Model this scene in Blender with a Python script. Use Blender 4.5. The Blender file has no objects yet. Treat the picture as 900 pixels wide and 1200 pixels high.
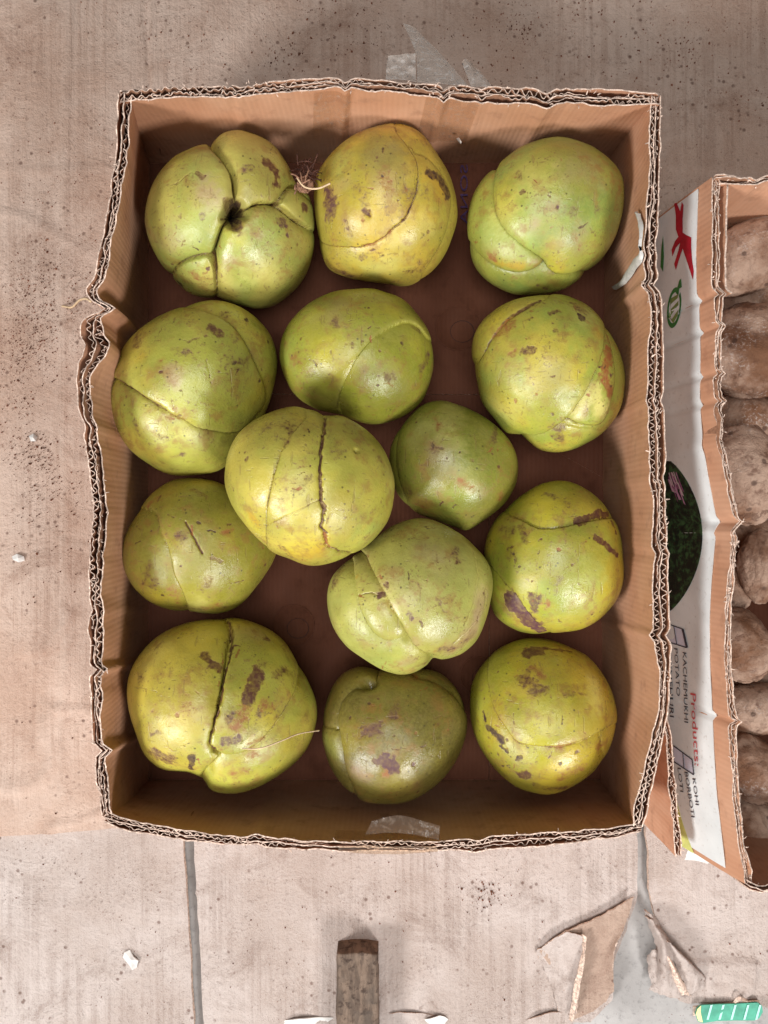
import bpy, math, random
import numpy as np
from mathutils import Vector
random.seed(7); RNG = np.random.default_rng(11)

# ------------------------------------------------------------------ camera, light
scene = bpy.context.scene
COL = scene.collection
F, CZ = 907.0, 0.644                      # focal length in photo pixels, camera height
CAM = np.array([0.0, 0.0, CZ])
cam_d = bpy.data.cameras.new('camera'); cam = bpy.data.objects.new('camera', cam_d)
COL.objects.link(cam); cam.location = (0, 0, CZ); cam.rotation_euler = (0, 0, 0)
cam_d.sensor_fit = 'VERTICAL'; cam_d.angle = 2*math.atan(600/F)
cam_d.clip_start = 0.01; cam_d.clip_end = 50
scene.camera = cam
world = bpy.data.worlds.new('World'); scene.world = world; world.use_nodes = True
bg = world.node_tree.nodes['Background']
bg.inputs[0].default_value = (0.92, 0.95, 1.0, 1); bg.inputs[1].default_value = 0.065
def area(name, loc, target, sx, sy, power, color):
    d = bpy.data.lights.new(name, 'AREA'); d.shape = 'RECTANGLE'; d.size = sx; d.size_y = sy
    d.energy = power; d.color = color
    o = bpy.data.objects.new(name, d); COL.objects.link(o); o.location = loc
    o.rotation_euler = (Vector(target)-Vector(loc)).to_track_quat('-Z', 'Y').to_euler()
    return o
area('daylight_left', (-1.25, -1.00, 1.12), (-0.05, -.02, .05), 0.44, 0.46, 34, (1.0, 0.99, 0.98))
area('daylight_right', (0.75, -1.30, 1.12), (0.05, -.02, .05), 0.34, 0.42, 25, (1.0, 0.99, 0.98))
area('overhead_fill', (-0.10, -0.12, 1.90), (0.0, 0, 0), 0.9, 0.9, 19, (1.0, 0.99, 0.98))  # soft fill added overhead for walls and fruit tops, no actual roof opening
scene.view_settings.view_transform = 'Standard'; scene.view_settings.look = 'None'
scene.view_settings.exposure = 0.0; scene.view_settings.gamma = 1.0
scene.render.engine = 'CYCLES'

# ------------------------------------------------------------------ helpers
def P(px, py, z=0.0):
    k = (CZ-z)/F
    return np.array([(px-450)*k, -(py-600)*k, z])
def lin(r, g, b):
    return tuple(((c/255)/12.92 if c/255 <= .04045 else ((c/255+.055)/1.055)**2.4) for c in (r, g, b))
def sstep(a, b, x):
    t = np.clip((x-a)/(b-a), 0, 1); return t*t*(3-2*t)
def vnoise(p, seed=0):
    p = np.asarray(p, float); i = np.floor(p).astype(np.int64); f = p-i; f = f*f*(3-2*f)
    def h(ix, iy, iz):
        n = (ix*374761393 + iy*668265263 + iz*2147483647 + seed*1274126177) & 0xffffffff
        n = ((n ^ (n >> 13))*1274126177) & 0xffffffff
        n = ((n ^ (n >> 16))*2246822519) & 0xffffffff
        return ((n ^ (n >> 15)) & 0xffff)/65535.0
    r = 0
    for dx in (0, 1):
        for dy in (0, 1):
            for dz in (0, 1):
                w = (f[..., 0] if dx else 1-f[..., 0])*(f[..., 1] if dy else 1-f[..., 1])*(f[..., 2] if dz else 1-f[..., 2])
                r = r + w*h(i[..., 0]+dx, i[..., 1]+dy, i[..., 2]+dz)
    return r*2-1
def fbm(p, o=3, seed=0):
    a, s, r = 1.0, 0.0, 0
    for k in range(o):
        r = r + a*vnoise(p*(2.03**k), seed+k*17); s += a; a *= .5
    return r/s
def catmull(pts, n=6, closed=False):
    pts = np.asarray(pts, float); N = len(pts); out = []
    rng = range(N) if closed else range(N-1)
    for i in rng:
        if closed: a, b, c, d = pts[(i-1) % N], pts[i], pts[(i+1) % N], pts[(i+2) % N]
        else: a, b, c, d = pts[max(i-1, 0)], pts[i], pts[i+1], pts[min(i+2, N-1)]
        for t in np.arange(n)/n:
            out.append(.5*((2*b)+(c-a)*t+(2*a-5*b+4*c-d)*t*t+(3*b-a-3*c+d)*t**3))
    if not closed: out.append(pts[-1])
    return np.array(out)

def tag(o, label=None, cat=None, group=None, kind=None):
    if label: o['label'] = label
    if cat: o['category'] = cat
    if group: o['group'] = group
    if kind: o['kind'] = kind
    return o
def mesh_obj(name, verts, faces, mats, parent=None, smooth=True, midx=None):
    me = bpy.data.meshes.new(name)
    me.from_pydata([tuple(map(float, v)) for v in verts], [], [tuple(map(int, f)) for f in faces])
    for m in (mats if isinstance(mats, (list, tuple)) else [mats]): me.materials.append(m)
    if smooth: me.polygons.foreach_set('use_smooth', [True]*len(me.polygons))
    if midx is not None: me.polygons.foreach_set('material_index', list(map(int, midx)))
    me.update()
    o = bpy.data.objects.new(name, me); COL.objects.link(o)
    if parent: o.parent = parent
    return o
def empty(name, loc=(0, 0, 0)):
    o = bpy.data.objects.new(name, None); COL.objects.link(o); o.location = loc
    o.empty_display_size = .02
    return o
def grid_sheet(G, thick, flip=False, top_mat=True):
    """G: (nu,nv,3) points -> closed thin sheet (verts, faces, is_edge)"""
    nu, nv = G.shape[:2]
    du = np.gradient(G, axis=0); dv = np.gradient(G, axis=1)
    n = np.cross(du, dv); n /= (np.linalg.norm(n, axis=-1, keepdims=True)+1e-12)
    if flip: n = -n
    A = G+n*thick/2; B = G-n*thick/2
    V = np.concatenate([A.reshape(-1, 3), B.reshape(-1, 3)])
    M = nu*nv; idx = np.arange(M).reshape(nu, nv)
    a, b, c, d = idx[:-1, :-1].ravel(), idx[1:, :-1].ravel(), idx[1:, 1:].ravel(), idx[:-1, 1:].ravel()
    f1 = np.stack([a, b, c, d], 1) if not flip else np.stack([d, c, b, a], 1)
    f2 = f1[:, ::-1]+M
    ed = []
    for line in (idx[:, 0][::-1], idx[-1, :][::-1], idx[:, -1], idx[0, :]):
        ed.append(np.stack([line[:-1], line[1:], line[1:]+M, line[:-1]+M], 1))
    ed = np.concatenate(ed)
    if flip: ed = ed[:, ::-1]
    faces = np.concatenate([f1, f2, ed]); isedge = np.r_[np.zeros(len(f1)+len(f2), int), np.ones(len(ed), int)]
    return V, faces, isedge
def sheet_obj(name, G, thick, mat, parent=None, edge_mat=None, flip=False):
    V, f, e = grid_sheet(np.asarray(G, float), thick, flip)
    # edges keep their own vertices so that shading stays crisp
    n = len(V); V = np.concatenate([V, V]); f = f.copy(); f[e == 1] += n
    return mesh_obj(name, V, f, [mat, edge_mat or mat], parent, True, e)
def patch(name, rows, thick, mat, parent=None, n=10, edge_mat=None, wob=0.0, seed=0, flip=True):
    """control grid of (px,py,z) -> smooth curled sheet"""
    R = np.array([[P(*c) for c in r] for r in rows])
    R = np.array([catmull(r, n) for r in R]); R = np.array([catmull(R[:, j], n) for j in range(R.shape[1])])
    if wob: R[..., 2] += wob*fbm(R*np.array([160, 160, 0])+seed, 3, seed)
    return sheet_obj(name, R, thick, mat, parent, edge_mat, flip)
def tube(name, pts, r, mat, parent=None, seg=6, taper=None):
    pts = np.asarray(pts, float); V = []; Fc = []
    T = np.gradient(pts, axis=0); T /= np.linalg.norm(T, axis=1, keepdims=True)+1e-12
    for i, (p, t) in enumerate(zip(pts, T)):
        u = np.cross(t, [0.13, .31, .94]); u /= np.linalg.norm(u)+1e-9; w = np.cross(t, u)
        rr = r*(taper(i/(len(pts)-1)) if taper else 1)
        for k in range(seg):
            a = 2*math.pi*k/seg; V.append(p+rr*(math.cos(a)*u+math.sin(a)*w))
    for i in range(len(pts)-1):
        for k in range(seg):
            Fc.append((i*seg+k, i*seg+(k+1) % seg, (i+1)*seg+(k+1) % seg, (i+1)*seg+k))
    Fc.append(tuple(range(seg))[::-1]); Fc.append(tuple((len(pts)-1)*seg+k for k in range(seg)))
    if parent == 'raw': return V, Fc
    return mesh_obj(name, V, Fc, mat, parent)

# ------------------------------------------------------------------ materials
class N:
    def __init__(s, name):
        s.m = bpy.data.materials.new(name); s.m.use_nodes = True; s.t = s.m.node_tree
        s.b = s.t.nodes['Principled BSDF']; s.out = s.t.nodes['Material Output']
    def n(s, typ, **kw):
        x = s.t.nodes.new(typ)
        for k, v in kw.items(): setattr(x, k, v)
        return x
    def l(s, a, b): s.t.links.new(a, b)
    def set(s, node, key, v):
        if hasattr(v, 'is_linked') or isinstance(v, bpy.types.NodeSocket): s.l(v, node.inputs[key])
        else: node.inputs[key].default_value = v
    def pos(s, scale=(1, 1, 1)):
        g = s.n('ShaderNodeNewGeometry'); mp = s.n('ShaderNodeMapping'); s.l(g.outputs['Position'], mp.inputs[0])
        mp.inputs['Scale'].default_value = scale; return mp.outputs[0]
    def noise(s, scale, detail=4, rough=.55, vec=None, dist=0):
        x = s.n('ShaderNodeTexNoise'); x.inputs['Scale'].default_value = scale; x.inputs['Detail'].default_value = detail
        x.inputs['Roughness'].default_value = rough; x.inputs['Distortion'].default_value = dist
        s.l(vec if vec is not None else s.pos(), x.inputs['Vector']); return x.outputs['Fac']
    def ramp(s, fac, a, b, va=0.0, vb=1.0):
        x = s.n('ShaderNodeMapRange'); x.interpolation_type = 'SMOOTHSTEP'
        s.l(fac, x.inputs['Value'])
        for k, v in (('From Min', a), ('From Max', b), ('To Min', va), ('To Max', vb)): x.inputs[k].default_value = v
        return x.outputs['Result']
    def mix(s, fac, a, b, mode='MIX'):
        x = s.n('ShaderNodeMix', data_type='RGBA', blend_type=mode)
        s.set(x, 0, fac)
        for k, v in ((6, a), (7, b)):
            if isinstance(v, tuple): v = (*v, 1) if len(v) == 3 else v
            s.set(x, k, v)
        return x.outputs[2]
    def math(s, op, a, b=0.0):
        x = s.n('ShaderNodeMath', operation=op); s.set(x, 0, a); s.set(x, 1, b); return x.outputs[0]
    def bump(s, h, strength, dist=.001, normal=None):
        x = s.n('ShaderNodeBump'); x.inputs['Strength'].default_value = strength; x.inputs['Distance'].default_value = dist
        s.l(h, x.inputs['Height'])
        if normal: s.l(normal, x.inputs['Normal'])
        return x.outputs[0]
    def wave(s, scale, direction, dist=.6, vec=None):
        x = s.n('ShaderNodeTexWave', bands_direction=direction); x.inputs['Scale'].default_value = scale
        x.inputs['Distortion'].default_value = dist; x.inputs['Detail'].default_value = 2
        s.l(vec if vec is not None else s.pos(), x.inputs['Vector']); return x.outputs['Fac']
    def fin(s, col, rough=.8, normal=None, spec=.3):
        s.set(s.b, 'Base Color', (*col, 1) if isinstance(col, tuple) else col)
        s.set(s.b, 'Roughness', rough); s.b.inputs['Specular IOR Level'].default_value = spec
        if normal: s.l(normal, s.b.inputs['Normal'])
        return s.m

def kraft(name, base, dark, light, direction='X', wear=.5, lines=.08, pitch=.0058, spec=.25):
    k = N(name)
    n1 = k.noise(14, 5); n2 = k.noise(70, 5, .6); n3 = k.noise(900, 2)
    c = k.mix(k.ramp(n1, .35, .68), base, light)
    c = k.mix(k.math('MULTIPLY', k.ramp(n2, .52, .75), wear), c, dark)
    w = k.wave(math.pi/10/pitch/ (math.pi/10) *.5, direction, .5)   # bands follow the flutes
    c = k.mix(k.math('MULTIPLY', w, lines), c, dark)
    c = k.mix(k.math('MULTIPLY', n3, .25), c, light)
    b = k.bump(k.math('ADD', k.math('MULTIPLY', w, .7), k.math('MULTIPLY', n2, 1.2)), .25, .0006)
    return k.fin(c, k.ramp(n2, .3, .8, .55, .8), b, spec)
K_BASE, K_DARK, K_LIGHT = lin(190, 138, 106), lin(136, 92, 70), lin(204, 158, 128)
M_kx = kraft('kraft_board_x', K_BASE, K_DARK, K_LIGHT, 'X')
M_ky = kraft('kraft_board_y', K_BASE, K_DARK, K_LIGHT, 'Y')
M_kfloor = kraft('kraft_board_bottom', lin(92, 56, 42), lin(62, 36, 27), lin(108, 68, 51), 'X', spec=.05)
def simple(name, col, rough=.8, var=.15, scale=120, spec=.3, bump=.2):
    k = N(name); n = k.noise(scale, 5, .6)
    d = tuple(c*(1-var*1.6) for c in col); li = tuple(min(1, c*(1+var)) for c in col)
    return k.fin(k.mix(k.ramp(n, .3, .7), d, li), rough, k.bump(n, bump, .0006), spec)
M_cut = simple('torn_paper_edge', lin(212, 187, 170), .9, .32, 500)
M_flute = simple('fluting_paper', lin(158, 116, 90), .9, .18, 400)
M_white = simple('white_paper', lin(214, 210, 205), .7, .12, 160)

def ground_board(name, base, light, dark, wear):
    k = N(name)
    big = k.noise(8, 9, .68); smear = k.noise(17, 10, .74, None, .7); fine = k.noise(330, 5, .7); grain = k.noise(1100, 3, .6)
    patch_ = k.noise(13, 5, .6)
    c = k.mix(k.ramp(big, .36, .64), base, light)
    c = k.mix(k.math('MULTIPLY', k.ramp(smear, .50, .70), wear), c, dark)
    streak = k.noise(1, 3, .6, k.pos((170, 5, 1)))                       # flutes showing through the liner
    c = k.mix(k.math('MULTIPLY', k.math('MULTIPLY', k.ramp(streak, .44, .62), k.ramp(patch_, .40, .60)), .36), c, dark)
    c = k.mix(k.math('MULTIPLY', k.math('MULTIPLY', k.ramp(fine, .54, .68), k.ramp(k.noise(21, 4), .42, .60)), .55), c, tuple(x*.62 for x in dark))
    c = k.mix(k.math('MULTIPLY', k.ramp(grain, .35, .65), .30), c, tuple(min(1, x*1.12) for x in light))
    v = k.n('ShaderNodeTexVoronoi'); v.inputs['Scale'].default_value = 120; k.l(k.pos(), v.inputs['Vector'])
    sp = k.math('MULTIPLY', k.ramp(v.outputs['Distance'], .24, .10), k.ramp(k.noise(34, 4), .50, .60))
    c = k.mix(k.math('MULTIPLY', sp, .7), c, lin(96, 68, 56))
    h = k.math('ADD', k.math('MULTIPLY', streak, .9), k.math('ADD', k.math('MULTIPLY', smear, 2.2), k.math('MULTIPLY', fine, .9)))
    return k.fin(c, .85, k.bump(h, 1.0, .0016), .2)
M_gA = ground_board('floor_board_brown', lin(178, 148, 130), lin(199, 176, 161), lin(134, 99, 80), .6)
M_gB = ground_board('floor_board_grey', lin(170, 153, 143), lin(192, 179, 172), lin(126, 104, 92), .65)
def concrete():
    k = N('concrete'); a = k.noise(12, 5); b = k.noise(180, 5, .7)
    c = k.mix(k.ramp(a, .3, .7), lin(150, 146, 143), lin(180, 176, 173)); c = k.mix(k.ramp(b, .5, .75, 0, .5), c, lin(82, 80, 80))
    return k.fin(c, .9, k.bump(b, .5, .001), .3)
M_conc = concrete()
def tape_mat(nm, lo, hi, tone=(.72, .60, .50, 1)):
    k = N(nm); nz = k.noise(220, 5, .7, None, .5)
    k.b.inputs['Base Color'].default_value = tone; k.b.inputs['Roughness'].default_value = .12
    tr = k.n('ShaderNodeBsdfTransparent'); tr.inputs[0].default_value = (.95, .92, .88, 1)
    mx = k.n('ShaderNodeMixShader'); k.l(k.ramp(nz, .48, .78, lo, hi), mx.inputs[0])
    k.l(tr.outputs[0], mx.inputs[1]); k.l(k.b.outputs[0], mx.inputs[2]); k.l(mx.outputs[0], k.out.inputs[0])
    k.l(k.bump(k.noise(90, 4), .6, .002), k.b.inputs['Normal'])
    return k.m
M_tape = tape_mat('clear_tape', .04, .24); M_tape2 = tape_mat('crinkled_tape', .22, .80, (.85, .80, .76, 1)); M_tape3 = tape_mat('flat_clear_tape', .03, .12)

def fruit_mat():
    k = N('elephant_apple_skin')
    at = k.n('ShaderNodeAttribute', attribute_name='col'); st = k.n('ShaderNodeAttribute', attribute_name='stain')
    big = k.noise(28, 4, .55); mid = k.noise(95, 6, .65); fine = k.noise(420, 5, .7)
    c = at.outputs['Color']
    c = k.mix(k.math('MULTIPLY', k.ramp(big, .40, .62), .34), c, lin(128, 118, 46))
    c = k.mix(k.math('MULTIPLY', k.ramp(fine, .30, .70), .18), c, lin(196, 190, 92))
    # russet mottling, gathered in patches
    m = k.math('MULTIPLY', k.ramp(mid, .48, .66), k.ramp(k.noise(22, 3), .36, .58))
    c = k.mix(k.math('MULTIPLY', m, .62), c, lin(146, 106, 52))
    m2 = k.math('MULTIPLY', k.ramp(fine, .54, .66), k.ramp(k.noise(45, 4), .44, .58))
    c = k.mix(k.math('MULTIPLY', m2, .7), c, lin(118, 88, 56))
    v = k.n('ShaderNodeTexVoronoi'); v.inputs['Scale'].default_value = 170; k.l(k.pos(), v.inputs['Vector'])
    pick = k.n('ShaderNodeSeparateColor'); k.l(v.outputs['Color'], pick.inputs[0])
    dots = k.math('MULTIPLY', k.ramp(v.outputs['Distance'], .17, .07), k.ramp(pick.outputs[0], .62, .70))
    c = k.mix(k.math('MULTIPLY', dots, .75), c, lin(70, 62, 34))
    v2 = k.n('ShaderNodeTexVoronoi'); v2.inputs['Scale'].default_value = 420; k.l(k.pos(), v2.inputs['Vector'])
    dots2 = k.math('MULTIPLY', k.ramp(v2.outputs['Distance'], .22, .10), k.ramp(k.noise(30, 3), .5, .6))
    c = k.mix(k.math('MULTIPLY', dots2, .5), c, lin(96, 84, 44))
    # scratches
    s1 = k.noise(48, 3, .5, k.pos((9, 1, 3))); s2 = k.noise(52, 3, .5, k.pos((2, 8, 1)))
    sc = k.math('MAXIMUM', k.ramp(s1, .66, .70), k.ramp(s2, .67, .71))
    c = k.mix(k.math('MULTIPLY', sc, .35), c, lin(126, 98, 62))
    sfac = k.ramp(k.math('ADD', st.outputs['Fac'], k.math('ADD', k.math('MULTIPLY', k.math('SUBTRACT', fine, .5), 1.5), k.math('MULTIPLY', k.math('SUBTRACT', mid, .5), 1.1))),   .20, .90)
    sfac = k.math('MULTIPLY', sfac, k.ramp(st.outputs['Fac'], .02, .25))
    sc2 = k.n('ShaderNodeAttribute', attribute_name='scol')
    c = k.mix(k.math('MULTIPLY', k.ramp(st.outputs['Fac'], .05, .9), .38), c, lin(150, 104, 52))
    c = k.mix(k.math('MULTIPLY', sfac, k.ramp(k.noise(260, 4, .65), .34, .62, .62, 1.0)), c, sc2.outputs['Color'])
    r = k.math('ADD', k.math('ADD', k.ramp(mid, .35, .68, .0, .14), k.ramp(k.noise(34, 5, .6), .36, .64, .24, .40)), k.math('MULTIPLY', sfac, .2))
    h = k.math('ADD', k.math('MULTIPLY', mid, .6), k.math('ADD', k.math('MULTIPLY', fine, .5), k.math('ADD', k.math('MULTIPLY', sfac, -.5), k.math('MULTIPLY', sc, -.4))))
    k.b.inputs['Coat Weight'].default_value = .0
    return k.fin(c, r, k.bump(h, .40, .0012), .7)
M_fruit = fruit_mat()

# ------------------------------------------------------------------ ground
def flat_quad(name, x0, y0, x1, y1, z, mat):
    return mesh_obj(name, [(x0, y0, z), (x1, y0, z), (x1, y1, z), (x0, y1, z)], [(0, 1, 2, 3)], mat, None, False)
tag(flat_quad('floor', -3, -3, 3, 3, 0, M_conc), kind='structure')

def floor_sheet(name, xl, xr, yt, yb, z, mat, label, seed, creases=(), step=.0032, amp=.0009):
    """xl,xr: functions of py; yt,yb: functions of px (px at ground)"""
    w = (xr(900)-xl(900))*CZ/F; h = (yb(400)-yt(400))*CZ/F
    nu, nv = max(int(abs(w)/step), 8), max(int(abs(h)/step), 8)
    U, Vv = np.meshgrid(np.linspace(0, 1, nu), np.linspace(0, 1, nv), indexing='ij')
    x0 = xl(0)+(xr(0)-xl(0))*U
    Y = yt(x0)+(yb(x0)-yt(x0))*Vv
    X = xl(Y)+(xr(Y)-xl(Y))*U
    k = CZ/F
    G = np.stack([(X-450)*k, -(Y-600)*k, np.full_like(X, z)], -1)
    p3 = np.stack([G[..., 0], G[..., 1], np.zeros_like(X)], -1)
    d = fbm(p3*7+seed, 2, seed)*amp*1.2
    rid = 1-np.abs(fbm(p3*np.array([9, 15, 1])+seed*2, 3, seed+5)); d += amp*3.2*np.clip((rid-.90)/.10, 0, 1)**2*sstep(-.1, .3, fbm(p3*5, 2, seed+9))
    d += fbm(p3*60, 2, seed+3)*amp*.18
    for (cx, ax, wd, axis) in creases:
        q = (X if axis == 'x' else Y)+6*fbm(p3*12, 2, seed+31)
        d += ax*np.exp(-((q-cx)/wd)**2)
    G[..., 2] += d
    o = sheet_obj(name, G, .005, mat, None, M_cut, True)
    return tag(o, label, 'cardboard', 'flattened cardboard on the floor')
nz = lambda s, a, f: (lambda t: a*fbm(np.stack([np.asarray(t, float)*f, np.zeros_like(np.asarray(t, float))+s, np.zeros_like(np.asarray(t, float))], -1), 3, s))
eB, eC, eD, eE, eF = nz(3, 3, .05), nz(4, 2.2, .06), nz(5, 3, .07), nz(6, 5, .05), nz(7, 3, .04)
floor_sheet('cardboard_sheet', lambda y: -90+0*y, lambda y: 1250+0*y, lambda x: -90+0*x,
            lambda x: 974-.075*np.asarray(x, float)+eB(x)*.5, .0105, M_gA,
            'large brown flattened cardboard sheet under the boxes, sprinkled with dirt', 1,
            [(180, -.0018, 3.5, 'x'), (185, .0012, 3, 'x'), (690, -.0018, 3.5, 'x'), (84, .0014, 4, 'x'), (208, .0008, 5, 'y')], .0028)
floor_sheet('cardboard_sheet', lambda y: -90+0*y, lambda y: 219+(np.asarray(y, float)-990)*.055+eC(y)*.6, lambda x: 930+0*x,
            lambda x: 1290+0*x, .0055, M_gB, 'pale flattened cardboard sheet in the bottom left corner, left of the dark slit', 2, [(1060, .0006, 6, 'y')], .0028, .0011)
def xrC(y):
    y = np.asarray(y, float)
    return np.interp(y, [900, 1050, 1085, 1120, 1165, 1190, 1300], [743, 743, 729, 717, 716, 690, 640])+eD(y)*.7
floor_sheet('cardboard_sheet', lambda y: 231+(np.asarray(y, float)-990)*.05+eC(y+400)*.6, xrC, lambda x: 930+0*x,
            lambda x: np.interp(np.asarray(x, float), [230, 330, 360, 480, 520, 620, 660, 700, 750], [1222, 1216, 1196, 1189, 1196, 1200, 1190, 1188, 1190])+eE(x)*.8, .0057, M_gB,
            'pale flattened cardboard sheet between the two dark slits, torn at its right end', 3, [], .0026, .0013)
floor_sheet('cardboard_sheet', lambda y: np.interp(np.asarray(y, float), [900, 1000, 1040, 1080, 1140, 1300], [752, 755, 757, 768, 790, 800])+eF(y), lambda y: 1250+0*y, lambda x: 900+0*x,
            lambda x: np.interp(np.asarray(x, float), [750, 800, 850, 900, 1250], [1165, 1172, 1172, 1176, 1180])+eE(x+99), .0055, M_gB,
            'pale flattened cardboard sheet in the bottom right, beside the crumpled scrap', 4, [], .0028, .0012)

# ------------------------------------------------------------------ corrugated box walls
class Wall:
    def __init__(s, run, inward, rim, base, thick, zr, z0, creases=(), seed=0, zjit=.0012, bulge=.0015):
        """run 'x'/'y'; rim: [(px,py)] of the OUTER edge at height zr; base: (run_a, run_b, offset_a, offset_b) world, at z0; thick [(run_px, px)]"""
        s.run = run; s.inw = inward; s.zr = zr; s.z0 = z0; s.seed = seed; s.zjit = zjit; s.bulge = bulge
        W = np.array([P(a, b, zr) for a, b in catmull(rim, 6)])
        ri, oi = (0, 1) if run == 'x' else (1, 0)
        s.ru, s.of = W[:, ri], W[:, oi]
        L = np.r_[0, np.cumsum(np.hypot(np.diff(s.ru), np.diff(s.of)))]; s.L = L[-1]; s.u = L/L[-1]
        s.base = base
        k = (CZ-zr)/F
        tr = np.array([(a-450)*k if run == 'x' else -(a-600)*k for a, _ in thick]); tv = np.array([b*k*.86 for _, b in thick])
        o = np.argsort(tr); s.tr, s.tv = tr[o], tv[o]
        s.cr = [(((a-450)*k if run == 'x' else -(a-600)*k), am, w*k) for a, am, w in creases]
    def pos(s, u, v, off, zoff=0):
        """u along, v up 0..1, off metres from outer face inward -> points"""
        u, v = np.broadcast_arrays(np.asarray(u, float), np.asarray(v, float))
        rr = np.interp(u, s.u, s.ru); ro = np.interp(u, s.u, s.of)
        ba, bb, oa, ob = s.base
        br = ba+(bb-ba)*u; bo = oa+(ob-oa)*u
        e = v**1.6*.5+v*.5
        r = br+(rr-br)*v; o = bo+(ro-bo)*e
        q = np.stack([r*14, v*2.2, np.full_like(r, s.seed*3.3)], -1)
        o = o+s.bulge*fbm(q, 3, s.seed)*np.sin(np.pi*np.clip(v, 0, 1))**.5*1.4
        for c, am, w in s.cr: o = o+1.5*am*s.inw*np.exp(-((rr-c)/w)**2)*(.25+.75*v)
        return r, o, v, off
    def xyz(s, u, v, off, zoff=0):
        r, o, v, off = s.pos(u, v, off)
        o = o+s.inw*off; z = s.z0+(s.zr-s.z0)*v+zoff
        return np.stack([r, o, z], -1) if s.run == 'x' else np.stack([o, r, z], -1)
    def thick_at(s, u, v):
        rr = np.interp(u, s.u, s.ru); t = np.interp(rr, s.tr, s.tv)
        t = t*(1+.30*fbm(np.stack([rr*28, 0*rr, 0*rr+s.seed], -1), 3, s.seed+8))
        tb = np.median(s.tv)
        return tb+(t-tb)*np.asarray(v)**2
VROWS = np.array([0, .25, .5, .7, .85, .95, 1.0])
def build_wall(w, parent, mat, name='wall', label=None, pitch=.0058, layers=2, inner_only=None):
    nu = int(w.L/.0022)
    U, V = np.meshgrid(np.linspace(0, 1, nu), VROWS, indexing='ij')
    T = w.thick_at(U, V)
    fl = (w.run == 'x') == (w.inw < 0)
    def rimz(uu, sd, a):
        q = np.stack([uu*w.L*130, 0*uu+sd, 0*uu], -1); q2 = np.stack([uu*w.L*14, 0*uu+sd*.37, 0*uu], -1)
        return 1.4*a*fbm(q, 3, w.seed+sd)+a*2.0*fbm(q2, 2, w.seed+3)
    def liner(kk, nm, par, sd, m, th=.0007, a=1.0):
        wob = (.0006*fbm(np.stack([U*w.L*200, V*2, 0*U+sd], -1), 2, w.seed+sd)+(.0012 if sd == 3 else .0005)*fbm(np.stack([U*w.L*60, V*2, 0*U+sd], -1), 2, w.seed+sd+4))*V**2
        G = w.xyz(U, V, T*kk+wob, 0)
        G[:, :, 2] += rimz(U, sd, w.zjit*a)*V**4
        return sheet_obj(nm, G, th, m, par, M_cut)
    root = liner(1.0, name, parent, 1, mat, .0008)
    if label: root['label'] = label
    liner(0.0, 'outer_liner', root, 2, mat, .0008)
    if layers == 2: liner(.5, 'middle_liner', root, 3, M_flute, .0007, 1.3)
    nf = int(w.L/pitch*11)
    rows = np.array([0, .5, .85, 1.0])
    U2, V2 = np.meshgrid(np.linspace(0, 1, nf), rows, indexing='ij')
    T2 = w.thick_at(U2, V2)
    for j in range(layers):
        q = np.stack([U2*w.L*60, 0*U2+j*7.7, 0*U2], -1)
        crush = .72+.62*fbm(q, 3, w.seed+50+j)-.9*sstep(.12, .4, fbm(q*.22, 2, w.seed+90+j))
        ph = 2*np.pi*U2*w.L/(pitch*(1 if j == 0 else .86))+5.0*fbm(q*.5, 3, w.seed+60+j)
        half = T2/(2*layers)
        am = np.minimum(half-.0006, .0027)*np.clip(crush, .12, 1.05)
        tri = np.sin(ph)+.10*np.sin(3*ph)
        c = T2*((2*j+1)/(2*layers)) + (half-am-.0006)*np.sign(.3-j)*.6 + .0009*fbm(q*2.2, 2, w.seed+70+j)
        G = w.xyz(U2, V2, c+am*tri, 0)
        G[:, :, 2] += (rimz(U2, 11+j, w.zjit*1.2)-.0007)*V2**6
        sheet_obj('fluting', G, .00042, M_flute, root, M_cut)
    # paper fibres and flakes frayed off the cut edge
    rg = np.random.default_rng(w.seed+900); n = int(w.L*420); Vs, Fs = [], []
    uu = rg.uniform(.004, .996, n); kk = rg.choice([0, .25, .5, .75, 1.0], n); tt = w.thick_at(uu, np.ones(n))
    base = w.xyz(uu, np.ones(n), tt*kk)
    for b in base:
        L = rg.uniform(.0008, .0030); a = rg.uniform(0, 6.28); wd = rg.uniform(.0003, .0011); d = np.array([math.cos(a), math.sin(a), rg.uniform(-.3, .5)]); sd = np.array([-math.sin(a), math.cos(a), rg.uniform(-.4, .4)])
        p = b+np.array([0, 0, -.0004]); k = len(Vs)
        for j, t in enumerate((0, .5, 1.0)):
            c = p+d*L*t+np.array([0, 0, .0009*math.sin(t*2.6)]); h = wd*(1-.6*t)/2
            Vs += [c-sd*h, c+sd*h, c+sd*h-np.array([0, 0, .00025]), c-sd*h-np.array([0, 0, .00025])]
        for j in (0, 4): 
            for q in range(4): Fs.append((k+j+q, k+j+(q+1) % 4, k+j+4+(q+1) % 4, k+j+4+q))
        Fs.append((k+8, k+9, k+10, k+11))
    tag(mesh_obj('frayed_paper', Vs, Fs, M_cut, root, False), kind='stuff')
    return root

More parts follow.
